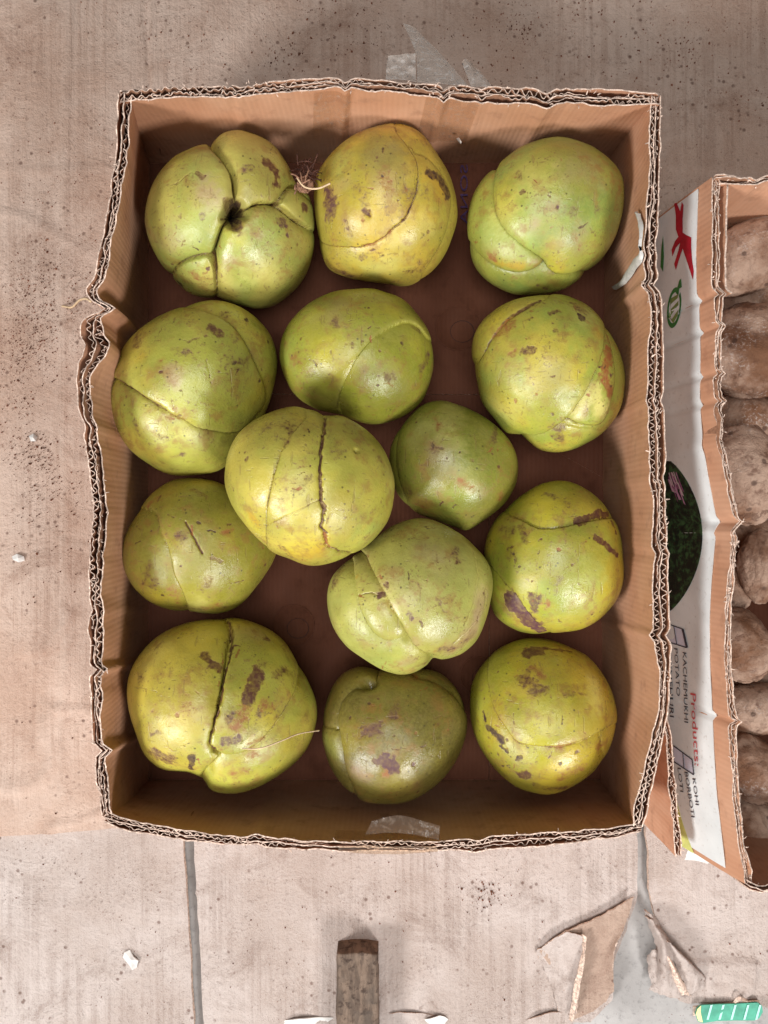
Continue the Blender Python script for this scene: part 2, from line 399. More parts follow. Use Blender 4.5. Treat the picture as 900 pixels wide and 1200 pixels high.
ZR, ZB = .140, .012
box = empty('cardboard_box', (0, 0, 0))
tag(box, 'open brown corrugated cardboard box with ragged cut rim holding the green fruits', 'box')
FL, FR, FT, FBm = -.1985, .188, .290, -.2245           # base rectangle (world, outer faces)
wall_top = Wall('x', -1, [(140, 106), (180, 103), (250, 99), (300, 97), (400, 93), (470, 96), (540, 100), (600, 104), (700, 106), (772, 110)],
                (FL, FR, FT, FT), [(140, 14), (300, 15), (420, 15), (520, 19), (600, 20), (700, 19), (775, 14)], ZR, ZB,
                [(405, .002, 5), (520, .0022, 4), (565, .0012, 4), (640, .002, 8), (665, -.001, 4), (280, .001, 5)], 1, .0016)
wall_right = Wall('y', -1, [(774, 112), (773, 200), (771, 260), (768, 300), (771, 322), (775, 345), (777, 440), (779, 520), (781, 600), (783, 680), (785, 760), (783, 830), (771, 890), (753, 968)],
                  (FT, FBm, FR, FR-.004), [(110, 14), (200, 17), (300, 17), (330, 20), (500, 18), (700, 18), (850, 17), (970, 15)], ZR, ZB,
                  [(300, -.001, 6), (334, .003, 6), (470, .0012, 5), (745, .0022, 5), (560, .001, 8), (650, -.001, 6)], 2, .0010)
wall_bottom = Wall('x', 1, [(122, 962), (150, 972), (220, 984), (300, 992), (400, 997), (500, 997), (600, 993), (700, 983), (752, 975)],
                   (FL, FR-.004, FBm, FBm), [(120, 12), (300, 14), (450, 13), (600, 15), (750, 13)], ZR, ZB,
                   [(300, .001, 8), (560, -.001, 10)], 3, .0012)
wall_left = Wall('y', 1, [(140, 110), (137, 150), (133, 190), (125, 250), (112, 322), (105, 350), (98, 375), (99, 392), (102, 405), (94, 425), (91, 450), (95, 485), (103, 540), (107, 600), (104, 660), (104, 720), (106, 800), (111, 890), (119, 955)],
                 (FT, FBm, FL, FL), [(104, 14), (250, 14), (345, 14), (365, 16), (385, 30), (400, 36), (420, 31), (440, 20), (480, 16), (600, 17), (700, 15), (800, 15), (900, 15), (960, 14)], ZR, ZB,
                 [(362, .008, 7), (340, -.002, 8), (395, -.002, 10), (785, .003, 4), (880, .0035, 5), (715, .001, 6), (500, .0015, 9)], 4, .0022, .0025)
wt = build_wall(wall_top, box, M_kx); wr = build_wall(wall_right, box, M_ky)
wb = build_wall(wall_bottom, box, M_kx); wl = build_wall(wall_left, box, M_ky, label='left side wall with a buckled, crumpled rim')

def board_poly(name, pts, z, th, mat, parent, wob=.0006, seed=0):
    """a flat board from four corners (world xy) as a fine sheet"""
    a, b, c, d = [np.array(p, float) for p in pts]; n = 26
    U, V = np.meshgrid(np.linspace(0, 1, n), np.linspace(0, 1, n), indexing='ij')
    xy = (a*(1-U)[..., None]+b*U[..., None])*(1-V)[..., None]+(d*(1-U)[..., None]+c*U[..., None])*V[..., None]
    G = np.concatenate([xy, np.full((n, n, 1), z)], -1)
    G[..., 2] += wob*fbm(np.concatenate([xy*18, np.zeros((n, n, 1))], -1), 2, seed)
    return sheet_obj(name, G, th, mat, parent, M_cut)
def Q(px, py, z=.015): return P(px, py, z)[:2]
iL, iR, iT, iB = FL+.008, FR-.010, FT-.008, FBm+.008
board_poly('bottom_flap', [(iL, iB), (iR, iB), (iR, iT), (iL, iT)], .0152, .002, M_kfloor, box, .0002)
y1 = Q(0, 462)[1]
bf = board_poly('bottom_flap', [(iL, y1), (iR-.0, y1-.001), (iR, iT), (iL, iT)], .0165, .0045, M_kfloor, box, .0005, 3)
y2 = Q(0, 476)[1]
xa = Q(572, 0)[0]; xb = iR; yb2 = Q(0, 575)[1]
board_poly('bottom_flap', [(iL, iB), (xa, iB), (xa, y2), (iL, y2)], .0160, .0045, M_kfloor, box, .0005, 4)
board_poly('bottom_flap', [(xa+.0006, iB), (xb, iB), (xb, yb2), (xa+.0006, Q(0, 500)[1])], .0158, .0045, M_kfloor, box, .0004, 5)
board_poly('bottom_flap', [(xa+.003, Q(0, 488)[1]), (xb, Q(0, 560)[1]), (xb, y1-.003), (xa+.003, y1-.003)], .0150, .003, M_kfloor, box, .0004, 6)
M_dark = simple('dark_board_hole', lin(70, 48, 42), .9, .2, 100)
for (cx, cy, r) in ((536, 386, 24), (345, 732, 22), (560, 790, 20)):       # round punched vent with its plug pressed in
    c = Q(cx, cy); R = r*.674/F; V = []; Fc = []
    prof = [(R*1.03, .0192), (R, .0196), (R*.96, .0192), (R*.93, .0186), (R*.2, .0188), (0.0001, .0188)]
    for (rr, zz) in prof:
        for k in range(40):
            a = 2*math.pi*k/40; V.append((c[0]+rr*math.cos(a), c[1]+rr*math.sin(a), zz))
    for i in range(len(prof)-1):
        for k in range(40): Fc.append((i*40+k, i*40+(k+1) % 40, (i+1)*40+(k+1) % 40, (i+1)*40+k))
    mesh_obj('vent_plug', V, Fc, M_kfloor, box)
    V = [];  Fc = []; cc = c+np.array([R*.2, -R*.15])
    for k in range(28):
        a = 2*math.pi*k/28; V.append((cc[0]+R*.55*math.cos(a), cc[1]+R*.5*math.sin(a), .0192))
    for k in range(28):
        a = 2*math.pi*k/28; V.append((cc[0]+R*.48*math.cos(a), cc[1]+R*.44*math.sin(a), .0181))
    Fc = [(k, (k+1) % 28, 28+(k+1) % 28, 28+k) for k in range(28)]+[tuple(28+k for k in range(28))]
    mesh_obj('vent_hole', V, Fc, M_dark, box)

# tape, torn paper and print on the box
def on_wall(w, us, vs, off, nu=24, nv=16):
    U, V = np.meshgrid(np.linspace(*us, nu), np.linspace(*vs, nv), indexing='ij')
    return w.xyz(U, V, w.thick_at(U, V)+off)
def u_of(w, run_px):
    k = (CZ-w.zr)/F; r = (run_px-450)*k if w.run == 'x' else -(run_px-600)*k
    return float(np.interp(r, *(zip(*sorted(zip(w.ru, w.u))))))
for a, b, v0 in ((368, 412, .55), (500, 562, .42)):
    G = on_wall(wall_top, (u_of(wall_top, a), u_of(wall_top, b)), (v0, .985), .0009)
    G[..., 1] -= .0006*np.abs(fbm(G*np.array([120, 0, 60]), 3, int(a)))
    sheet_obj('tape', G, .0002, M_tape, wt)
G = on_wall(wall_bottom, (u_of(wall_bottom, 392), u_of(wall_bottom, 516)), (.86, .985), .0009)
sheet_obj('tape', G, .0002, M_tape, wb)
patch('tape', [[(398, 990, 0.1412), (455, 992, 0.1422), (512, 992, 0.1412)], [(396, 998, 0.1390), (455, 1001, 0.1390), (513, 998, 0.1390)], [(399, 996, 0.1250), (455, 998, 0.1250), (510, 996, 0.1250)]], .0002, M_tape3, wb, 8, None, .0008, 3)
patch('tape', [[(436, 962, 0.1430), (470, 956, 0.1490), (516, 968, 0.1440)], [(428, 978, 0.1420), (470, 976, 0.1460), (514, 984, 0.1420)]], .0002, M_tape3, wb, 8, None, .0012, 8)
patch('tape', [[(455, 66, 0.1270), (470, 64, 0.1290), (487, 62, 0.1270)], [(453, 78, 0.1310), (470, 78, 0.1330), (487, 78, 0.1310)], [(452, 93, 0.1390), (470, 93, 0.1390), (488, 95, 0.1390)]], .0002, M_tape2, wt, 8, None, .002, 4)
patch('tape', [[(472, 27, 0.1050), (484, 32, 0.1050), (489, 36, 0.1050)], [(487, 62, 0.1210), (502, 62, 0.1210), (517, 64, 0.1190)], [(489, 96, 0.1390), (518, 98, 0.1390), (548, 100, 0.1390)]], .0002, M_tape2, wt, 8, None, .0008, 5)
patch('tape', [[(541, 73, 0.1210), (546, 69, 0.1230), (552, 73, 0.1210)], [(546, 86, 0.1330), (556, 85, 0.1330), (566, 88, 0.1320)], [(552, 101, 0.1400), (564, 101, 0.1400), (577, 103, 0.1400)]], .0002, M_tape2, wt, 8, None, .0008, 6)
# white torn strip of label on the right wall
wp = [[(747, 252), (751, 262), (753, 275), (756, 285), (752, 297), (745, 306), (738, 320), (729, 337), (719, 347)],
      [(751, 253), (754, 264), (757, 276), (761, 288), (760, 297), (753, 306), (744, 322), (734, 338), (723, 349)]]
def hit_wall(w, px, py, off):
    """where the sight lines through pixels meet the inner (off>0) or outer face of a side wall"""
    px, py = np.atleast_1d(np.asarray(px, float)), np.atleast_1d(np.asarray(py, float))
    d = np.stack([(px-450)/F, -(py-600)/F, -np.ones_like(px)], 1); lo = np.full(len(px), .45); hi = np.full(len(px), .64)
    o = np.argsort(w.ru); ru, uu = w.ru[o], w.u[o]
    for _ in range(26):
        t = (lo+hi)/2; p = CAM+d*t[:, None]; v = np.clip((p[:, 2]-w.z0)/(w.zr-w.z0), 0, 1)
        u = np.interp(p[:, 1], ru, uu)
        s = w.xyz(u, v, off+w.thick_at(u, v) if off > 0 else off)
        out = p[:, 0] > s[:, 0]
        hi = np.where(out, t, hi); lo = np.where(out, lo, t)
    return s
G = np.array([hit_wall(wall_right, *catmull(r, 4).T, .0016) for r in wp])
G = np.array([catmull(G[:, j], 4) for j in range(G.shape[1])]); G[:, 1:-1, 0] -= .0018
G[..., 0] -= .0012*np.abs(fbm(G*260, 3, 4))
sheet_obj('torn_label', G, .0006, M_white, wr)

def text_mesh(body):
    c = bpy.data.curves.new('txt', 'FONT'); c.body = body; c.resolution_u = 3; c.align_x = 'LEFT'
    o = bpy.data.objects.new('txt', c); COL.objects.link(o); bpy.context.view_layer.update()
    me = bpy.data.meshes.new_from_object(o.evaluated_get(bpy.context.evaluated_depsgraph_get()))
    V = np.array([v.co[:] for v in me.vertices]); Fc = [tuple(p.vertices) for p in me.polygons]
    bpy.data.objects.remove(o); bpy.data.curves.remove(c); bpy.data.meshes.remove(me)
    V[:, 0] = (V[:, 0]-V[:, 0].min())/(np.ptp(V[:, 0])+1e-9); V[:, 1] = (V[:, 1]-0)/.73
    return V, Fc
M_ink_p = simple('purple_ink', lin(80, 62, 96), .9, .25, 400, .05)
V, Fc = text_mesh('SONA'); V3 = [P(544-9*v[1]+4, 193+70*v[0], .0215) for v in V]
mesh_obj('printed_text', V3, Fc, M_ink_p, bf, False)

# ------------------------------------------------------------------ second box with taro
box2 = empty('vegetable_box', (.30, -.03, 0))
tag(box2, 'white printed cardboard box of brown taro cut off at the right edge', 'box')
box2.location = (0, 0, 0)
Z2 = .143
B2L, B2R, B2T, B2B = .2125, .46, .2165, -.2435
w2l = Wall('y', 1, [(836, 206), (834, 260), (833, 330), (836, 345), (838, 400), (839, 470), (846, 540), (860, 606), (861, 616), (853, 680), (850, 760), (854, 838), (855, 850), (859, 920), (866, 980), (874, 1036)],
           (B2T, B2B, .194, .200), [(206, 8), (345, 9), (600, 8), (610, 6), (760, 8), (900, 8), (1036, 9)], Z2, .008,
           [(345, .002, 3), (383, .0022, 3), (437, .0018, 3), (470, .0018, 3), (520, -.001, 9), (611, .0015, 4), (624, -.0012, 4), (845, .0026, 3)], 12, .0014, .0022)
w2t = Wall('x', -1, [(838, 206), (870, 208), (900, 206), (1000, 208), (1300, 208)], (B2L, B2R, B2T, B2T), [(838, 11), (1300, 11)], Z2, .008, [(885, .0015, 6)], 13, .0018)
w2b = Wall('x', 1, [(876, 1040), (890, 1044), (905, 1044), (1000, 1046), (1300, 1046)], (B2L, B2R, B2B, B2B), [(838, 9), (1300, 9)], Z2, .008, [], 14)
w2r = Wall('y', -1, [(1306, 206), (1306, 600), (1306, 1040)], (B2T, B2B, B2R, B2R), [(206, 10), (1040, 10)], Z2, .008, [], 15)
wl2 = build_wall(w2l, box2, M_ky, pitch=.0052); wt2 = build_wall(w2t, box2, M_kx, pitch=.0052)
build_wall(w2b, box2, M_kx, pitch=.0052); build_wall(w2r, box2, M_ky, pitch=.0052)
board_poly('bottom_flap', [(B2L+.006, B2B+.006), (B2R-.006, B2B+.006), (B2R-.006, B2T-.006), (B2L+.006, B2T-.006)], .012, .004, M_kfloor, box2, .0004, 9)
# extra ply standing beside the rim near the back corner
G = w2l.xyz(*np.meshgrid(np.linspace(.012, .165, 40), np.linspace(.75, 1.0, 8), indexing='ij'), .0095); G[..., 2] += .0015*fbm(G*200, 2, 3)*np.linspace(0, 1, 8)**3
sheet_obj('loose_ply', G, .0012, M_ky, box2, M_cut)

def printed_white():
    k = N('white_printed_board'); n = k.noise(30, 5); f = k.noise(300, 4)
    c = k.mix(k.ramp(n, .35, .7), lin(216, 220, 219), lin(230, 234, 233)); c = k.mix(k.ramp(f, .58, .76, 0, .45), c, lin(168, 160, 150))
    return k.fin(c, .42, k.bump(n, .2, .001), .45)
M_pw = printed_white()
zmar = .0155
U, V = np.meshgrid(np.linspace(.004, .992, 190), np.linspace(.02, 1-zmar/(Z2-.008), 26), indexing='ij')
G = w2l.xyz(U, V, -.0009)
pp = sheet_obj('printed_panel', G, .0004, M_pw, wl2, M_white)
def hit2(px, py, off=-.0016):
    return hit_wall(w2l, px, py, off)[0]
def print_poly(name, poly, mat, off=-.0014, parent=pp):
    """flat ink shape on the printed face, from outline pixels"""
    import mathutils
    tri = mathutils.geometry.tessellate_polygon([[Vector((a, b, 0)) for a, b in poly]])
    V = hit_wall(w2l, *np.array(poly, float).T, off)
    return mesh_obj(name, V, tri, mat, None if parent is None else wl2, False)
def print_grid(name, fn, mat, nu=14, nv=30, off=-.0014):
    pq = np.array([fn(u, v) for u in np.linspace(0, 1, nu) for v in np.linspace(0, 1, nv)])
    G = hit_wall(w2l, *pq.T, off).reshape(nu, nv, 3)
    return sheet_obj(name, G, .0001, mat, wl2)
M_red = simple('red_ink', lin(172, 30, 48), .45, .12); M_green = simple('green_ink', lin(60, 122, 62), .45, .12)
M_black = simple('black_ink', lin(62, 62, 72), .5, .1); M_lilac = simple('lilac_ink', lin(206, 206, 220), .5, .04)
M_rtext = simple('red_text_ink', lin(200, 84, 88), .5, .1); M_yel = simple('yellow_ink', lin(206, 208, 120), .5, .1)
print_poly('printed_ribbon', [(790, 238), (793, 237), (797, 247), (799, 236), (801, 240), (800, 256), (800, 272), (804, 275), (810, 278), (810, 290), (811, 305), (813, 318), (812, 328), (807, 312), (803, 300), (800, 291), (796, 303), (792, 316), (790, 309), (795, 293), (797, 284), (792, 290), (788, 300), (787, 292), (791, 282), (795, 277), (792, 268), (792, 252)], M_red)
def ringpoly(cx, cy, rx, ry, w, a0=0, a1=2*math.pi, rot=0, n=26):
    o = []; i = []
    for k in range(n):
        a = a0+(a1-a0)*k/(n-1)
        for L, s in ((o, 1), (i, 1-w)):
            x, y = rx*s*math.cos(a), ry*s*math.sin(a); L.append((cx+x*math.cos(rot)-y*math.sin(rot), cy+x*math.sin(rot)+y*math.cos(rot)))
    return o+i[::-1]
print_poly('printed_emblem', ringpoly(790, 360, 8, 24, .24, -.9, 5.0, .12), M_green)
print_poly('printed_emblem', [(792, 343), (796, 328), (798, 326), (799, 336), (796, 338), (795, 346)], M_green)
print_poly('printed_emblem', [(785, 350), (795, 344), (794, 349), (786, 356), (786, 362), (795, 352), (795, 357), (786, 369), (787, 374), (795, 362), (794, 369), (789, 378), (784, 372)], simple('olive_ink', lin(120, 140, 80), .5, .1))
print_poly('printed_emblem', [(775, 290), (777, 275), (778, 300), (777, 318), (774, 312)], M_green)
def photo_ink():
    k = N('dark_herb_print'); n = k.noise(190, 5, .7); m = k.noise(60, 4)
    c = k.mix(k.ramp(n, .45, .62), lin(24, 32, 26), lin(58, 92, 56)); c = k.mix(k.ramp(m, .5, .7, 0, .7), c, lin(22, 26, 24))
    return k.fin(c, .4, None, .45)
def oval(u, v):
    a = -1.05+v*2.12
    x1 = 772+51*math.cos(a)**.75 if math.cos(a) > 0 else 772
    return (768+(x1-768)*u, 628+90*math.sin(a)/math.sin(1.06))
print_grid('printed_picture', lambda u, v: (766+(775+48*math.sin(math.pi*min(1, max(0, (v*.94+.03))))**.62-766)*u, 540+174*v), photo_ink(), 12, 40)
for k in range(16):
    x0 = 781+random.random()*18; y0 = 548+random.random()*22+(x0-781)*.4
    print_poly('printed_strand', [(x0, y0), (x0+1, y0-.8), (x0+6+random.random()*3, y0+12+random.random()*7), (x0+5, y0+14)], simple('onion_ink%d' % k, lin(*random.choice([(176, 130, 160), (140, 84, 120), (196, 176, 180)])), .45, .1), -.0019)
def quadln(a, b, w):
    a = np.array(a, float); b = np.array(b, float); d = (b-a)/np.linalg.norm(b-a); n = np.array([-d[1], d[0]])*w/2
    return [tuple(a+n), tuple(b+n), tuple(b-n), tuple(a-n)]
for (c0, c1, c2, c3) in (((779, 728), (800, 736), (805, 758), (781, 750)), ((789, 872), (811, 889), (813, 907), (790, 891))):
    print_poly('printed_checkbox', [c0, c1, c2, c3], M_lilac, -.0013)
    for a, b, w in ((c0, c1, 1.2), (c1, c2, 2.6 if c0[1] < 800 else 1.0), (c2, c3, 1.2), (((c0[0]+c1[0])/2, (c0[1]+c1[1])/2), ((c3[0]+c2[0])/2, (c3[1]+c2[1])/2), .8)):
        print_poly('checkbox_line', quadln(a, b, w), M_black, -.0018)
print_grid('printed_band', lambda u, v: (779+(6+6*v)*u+22*v*v, 880+118*v), M_yel, 5, 16, -.0012)
def print_text(body, a, b, hpx, mat):
    V, Fc = text_mesh(body); a = np.array(a, float); b = np.array(b, float)
    W = hit_wall(w2l, *np.array([a+(b-a)*v[0]+np.array([hpx, 0.22*hpx])*v[1] for v in V]).T, -.0018)
    mesh_obj('printed_text', W, Fc, mat, wl2, False)
print_text('KACHEMUKHI', (800, 763), (802, 845), 4.6, M_black)
print_text('POTATO', (790, 758), (793, 814), 4.3, M_black)
print_text('CHINEHURI', (781, 756), (785, 838), 5, M_black)
print_text('Products:', (809, 811), (814, 896), 6.6, M_rtext)
print_text('KOHI', (811, 911), (815, 942), 4.2, M_black)
print_text('BORBOTI', (802, 903), (810, 956), 4.2, M_black)
print_text('LOTI', (794, 898), (797, 926), 4.2, M_black)
# turned-up white corner of the printed paper at the foot of the wall
patch('paper_corner', [[(806, 996, .045), (822, 1000, .05), (838, 1006, .055)], [(803, 1004, .036), (818, 1005, .042), (832, 1010, .048)], [(802, 1007, .03), (815, 1008, .036), (829, 1012, .044)]], .0005, M_white, wl2, 6, None, .0015, 2)

# loose corrugated strip leaning between the two boxes
ws = Wall('y', -1, [(780, 838), (785, 862), (789, 900), (793, 940), (797, 975), (800, 1004)], (-.143, -.242, .195, .204), [(838, 6), (1004, 7)], .108, .009, [], 21, .0012, .0008)
strip = empty('cardboard_strip', (0, 0, 0))
tag(strip, 'brown corrugated cardboard flap standing between the two boxes at their lower corners', 'cardboard')
build_wall(ws, strip, M_ky, layers=1, name='board')

# taro corms
def taro_mat():
    k = N('taro_skin')
    g = k.n('ShaderNodeAttribute', attribute_name='ring')
    a = k.noise(26, 5, .6); b = k.noise(110, 6, .65); f = k.noise(480, 5, .7)
    c = k.mix(k.ramp(a, .36, .62), lin(126, 88, 64), lin(186, 156, 136))
    c = k.mix(k.ramp(b, .52, .70, 0, .7), c, lin(98, 64, 48)); c = k.mix(k.math('MULTIPLY', k.ramp(f, .50, .68), k.ramp(k.noise(38, 4), .50, .66, 0, .6)), c, lin(216, 204, 196))
    rr = k.ramp(k.math('SINE', k.math('ADD', k.math('MULTIPLY', g.outputs['Fac'], 42.0), k.math('MULTIPLY', b, 16.0))), .5, 1.0, 0, 1.0)
    rr = k.math('MULTIPLY', rr, k.math('ADD', .18, k.ramp(g.outputs['Fac'], .74, .84, 0, .45)))
    c = k.mix(rr, c, lin(104, 76, 62))
    v = k.n('ShaderNodeTexVoronoi'); v.inputs['Scale'].default_value = 75; k.l(k.pos(), v.inputs['Vector'])
    c = k.mix(k.ramp(v.outputs['Distance'], .2, .1, 0, .7), c, lin(74, 52, 44))
    h = k.math('ADD', k.math('MULTIPLY', b, 1.5), k.math('ADD', f, k.math('MULTIPLY', rr, -1.2)))
    return k.fin(c, .75, k.bump(h, .6, .0018), .25)
M_taro = taro_mat()
def taro(px, py, a, b, rot, z, label, seed, depth=1.0, waist=0):
    px -= 11; C = P(px, py, z); k = (CZ-z)/F*1.03; a *= k; b *= k; c = min(a, b)*depth
    nt, npn = 46, 72
    th, ph = np.meshgrid(np.linspace(.001, math.pi-.001, nt), np.arange(npn)*2*math.pi/npn, indexing='ij')
    d = np.stack([np.cos(th), np.sin(th)*np.cos(ph), np.sin(th)*np.sin(ph)], -1)   # long axis local x
    r = 1+.10*fbm(d*1.6+seed, 3, seed)+.035*fbm(d*6+seed, 2, seed+2)-waist*np.exp(-((d[..., 0]-.25)/.28)**2)
    r -= .05*np.exp(-((d[..., 0]+.98)/.05)**2)
    r += .005*np.sin(d[..., 0]*22+7*fbm(d*3, 2, seed+5))+.03*fbm(d*11+seed, 2, seed+12)
    loc = d*r[..., None]*np.array([a, b, c])
    R = math.radians(rot); x = loc[..., 0]*math.cos(R)-loc[..., 1]*math.sin(R); y = loc[..., 0]*math.sin(R)+loc[..., 1]*math.cos(R)
    V = np.stack([x, y, loc[..., 2]], -1).reshape(-1, 3)
    idx = np.arange(nt*npn).reshape(nt, npn); n2 = np.roll(idx, -1, 1)
    Fc = np.stack([idx[:-1].ravel(), idx[1:].ravel(), n2[1:].ravel(), n2[:-1].ravel()], 1)
    caps = [tuple(idx[0]), tuple(idx[-1][::-1])]
    o = mesh_obj('taro', V, list(map(tuple, Fc))+caps, M_taro)
    o.location = C
    at = o.data.attributes.new('ring', 'FLOAT', 'POINT'); at.data.foreach_set('value', (np.clip(d[..., 0], -1, 1)*.5+.5).ravel().astype(np.float32))
    return tag(o, label, 'taro', 'taro in the right box')
for i, (px, py, a, b, rot, z, lab, wst) in enumerate((
    (893, 300, 66, 40, 24, .078, 'big pale brown taro nearest the back corner of the right box', 0),
    (888, 412, 52, 58, 70, .070, 'humped taro with a dark top, second from the back of the right box', .12),
    (846, 476, 15, 18, 90, .066, 'small dark taro knob wedged against the printed box wall', 0),
    (882, 556, 60, 39, -82, .080, 'tan taro with a whitish ringed end, middle of the right box', 0),
    (902, 664, 24, 42, 0, .078, 'brown taro cut by the picture edge, just below the ringed one', 0),
    (866, 688, 36, 26, 80, .052, 'small grey taro lying low against the bulge of the printed wall', 0),
    (876, 756, 44, 36, -60, .078, 'reddish brown taro with grey underside beside the printed checkbox', 0),
    (896, 831, 48, 29, 5, .070, 'dark oblong taro lying sideways beside the wall crease', 0),
    (889, 899, 44, 33, -60, .080, 'rounded taro with pale streaks, second from the front of the right box', 0),
    (889, 966, 38, 36, 20, .052, 'darkest taro in the front corner of the right box', 0),
    (882, 492, 40, 34, 0, .034, 'shadowed taro deep between the humped one and the ringed one', 0),
    (885, 630, 40, 36, 0, .032, 'shadowed taro deep below the ringed end of the tan one', 0),
    (880, 345, 42, 34, 0, .034, 'shadowed taro deep below the big pale one at the back', 0),
    (880, 795, 40, 34, 0, .032, 'shadowed taro deep below the reddish and the oblong one', 0))):
    taro(px, py, a, b, rot, z, lab, i+1, 1, wst)
for i, (a, b, c, d, e) in enumerate(((985, 350, 50, 40, 30), (990, 470, 44, 52, 0), (975, 590, 50, 40, 60), (985, 710, 44, 46, 0), (985, 830, 40, 46, 10), (975, 940, 48, 40, 40), (1090, 340, 52, 44, 70), (1085, 450, 50, 44, 20), (1095, 565, 46, 50, 0), (1085, 690, 54, 42, 50), (1090, 810, 46, 48, 0), (1085, 930, 50, 42, 30), (1195, 400, 50, 44, 10), (1190, 540, 52, 44, 60), (1195, 680, 46, 50, 0), (1190, 830, 52, 44, 40))):
    taro(a, b, c, d, e, .066, 'brown taro in the right box beyond the right edge of the picture', 20+i)

# ------------------------------------------------------------------ the fruits
FT_SAT = .9
GREEN, YEL, OLIVE = lin(150, 160, 64), lin(188, 172, 62), lin(128, 122, 50)
CLR = dict(brown=lin(84, 44, 30), purple=lin(84, 46, 50), orange=lin(186, 134, 36), yellow=lin(212, 190, 52), cream=lin(218, 208, 124),
           dark=lin(58, 32, 24), olive=lin(112, 100, 46), pink=lin(178, 140, 122), green=lin(150, 178, 92), rust=lin(142, 84, 40), grey=lin(150, 142, 120))
NT_F, NT_B, NP = 124, 36, 350
TH = np.concatenate([np.linspace(.004, math.pi/2, NT_F, endpoint=False), np.linspace(math.pi/2, math.pi-.02, NT_B)])
NT = len(TH)
def segdist(q, pts, closed):
    a = pts; b = np.roll(pts, -1, 0) if closed else pts[1:]
    if not closed: a = pts[:-1]
    best = np.full(len(q), 1e9, np.float32); ins = np.zeros(len(q), bool)
    x, y = q[:, 0], q[:, 1]
    for (ax, ay), (bx, by) in zip(a, b):
        dx, dy = bx-ax, by-ay; L = dx*dx+dy*dy+1e-14
        t = np.clip(((x-ax)*dx+(y-ay)*dy)/L, 0, 1)
        ex = x-ax-t*dx; ey = y-ay-t*dy
        np.minimum(best, ex*ex+ey*ey, out=best)
        if closed and ay != by:
            c = ((ay > y) != (by > y)); ins ^= c & (x < (bx-ax)*(y-ay)/(by-ay)+ax)
    best = np.sqrt(best)
    return (np.where(ins, best, -best) if closed else best)
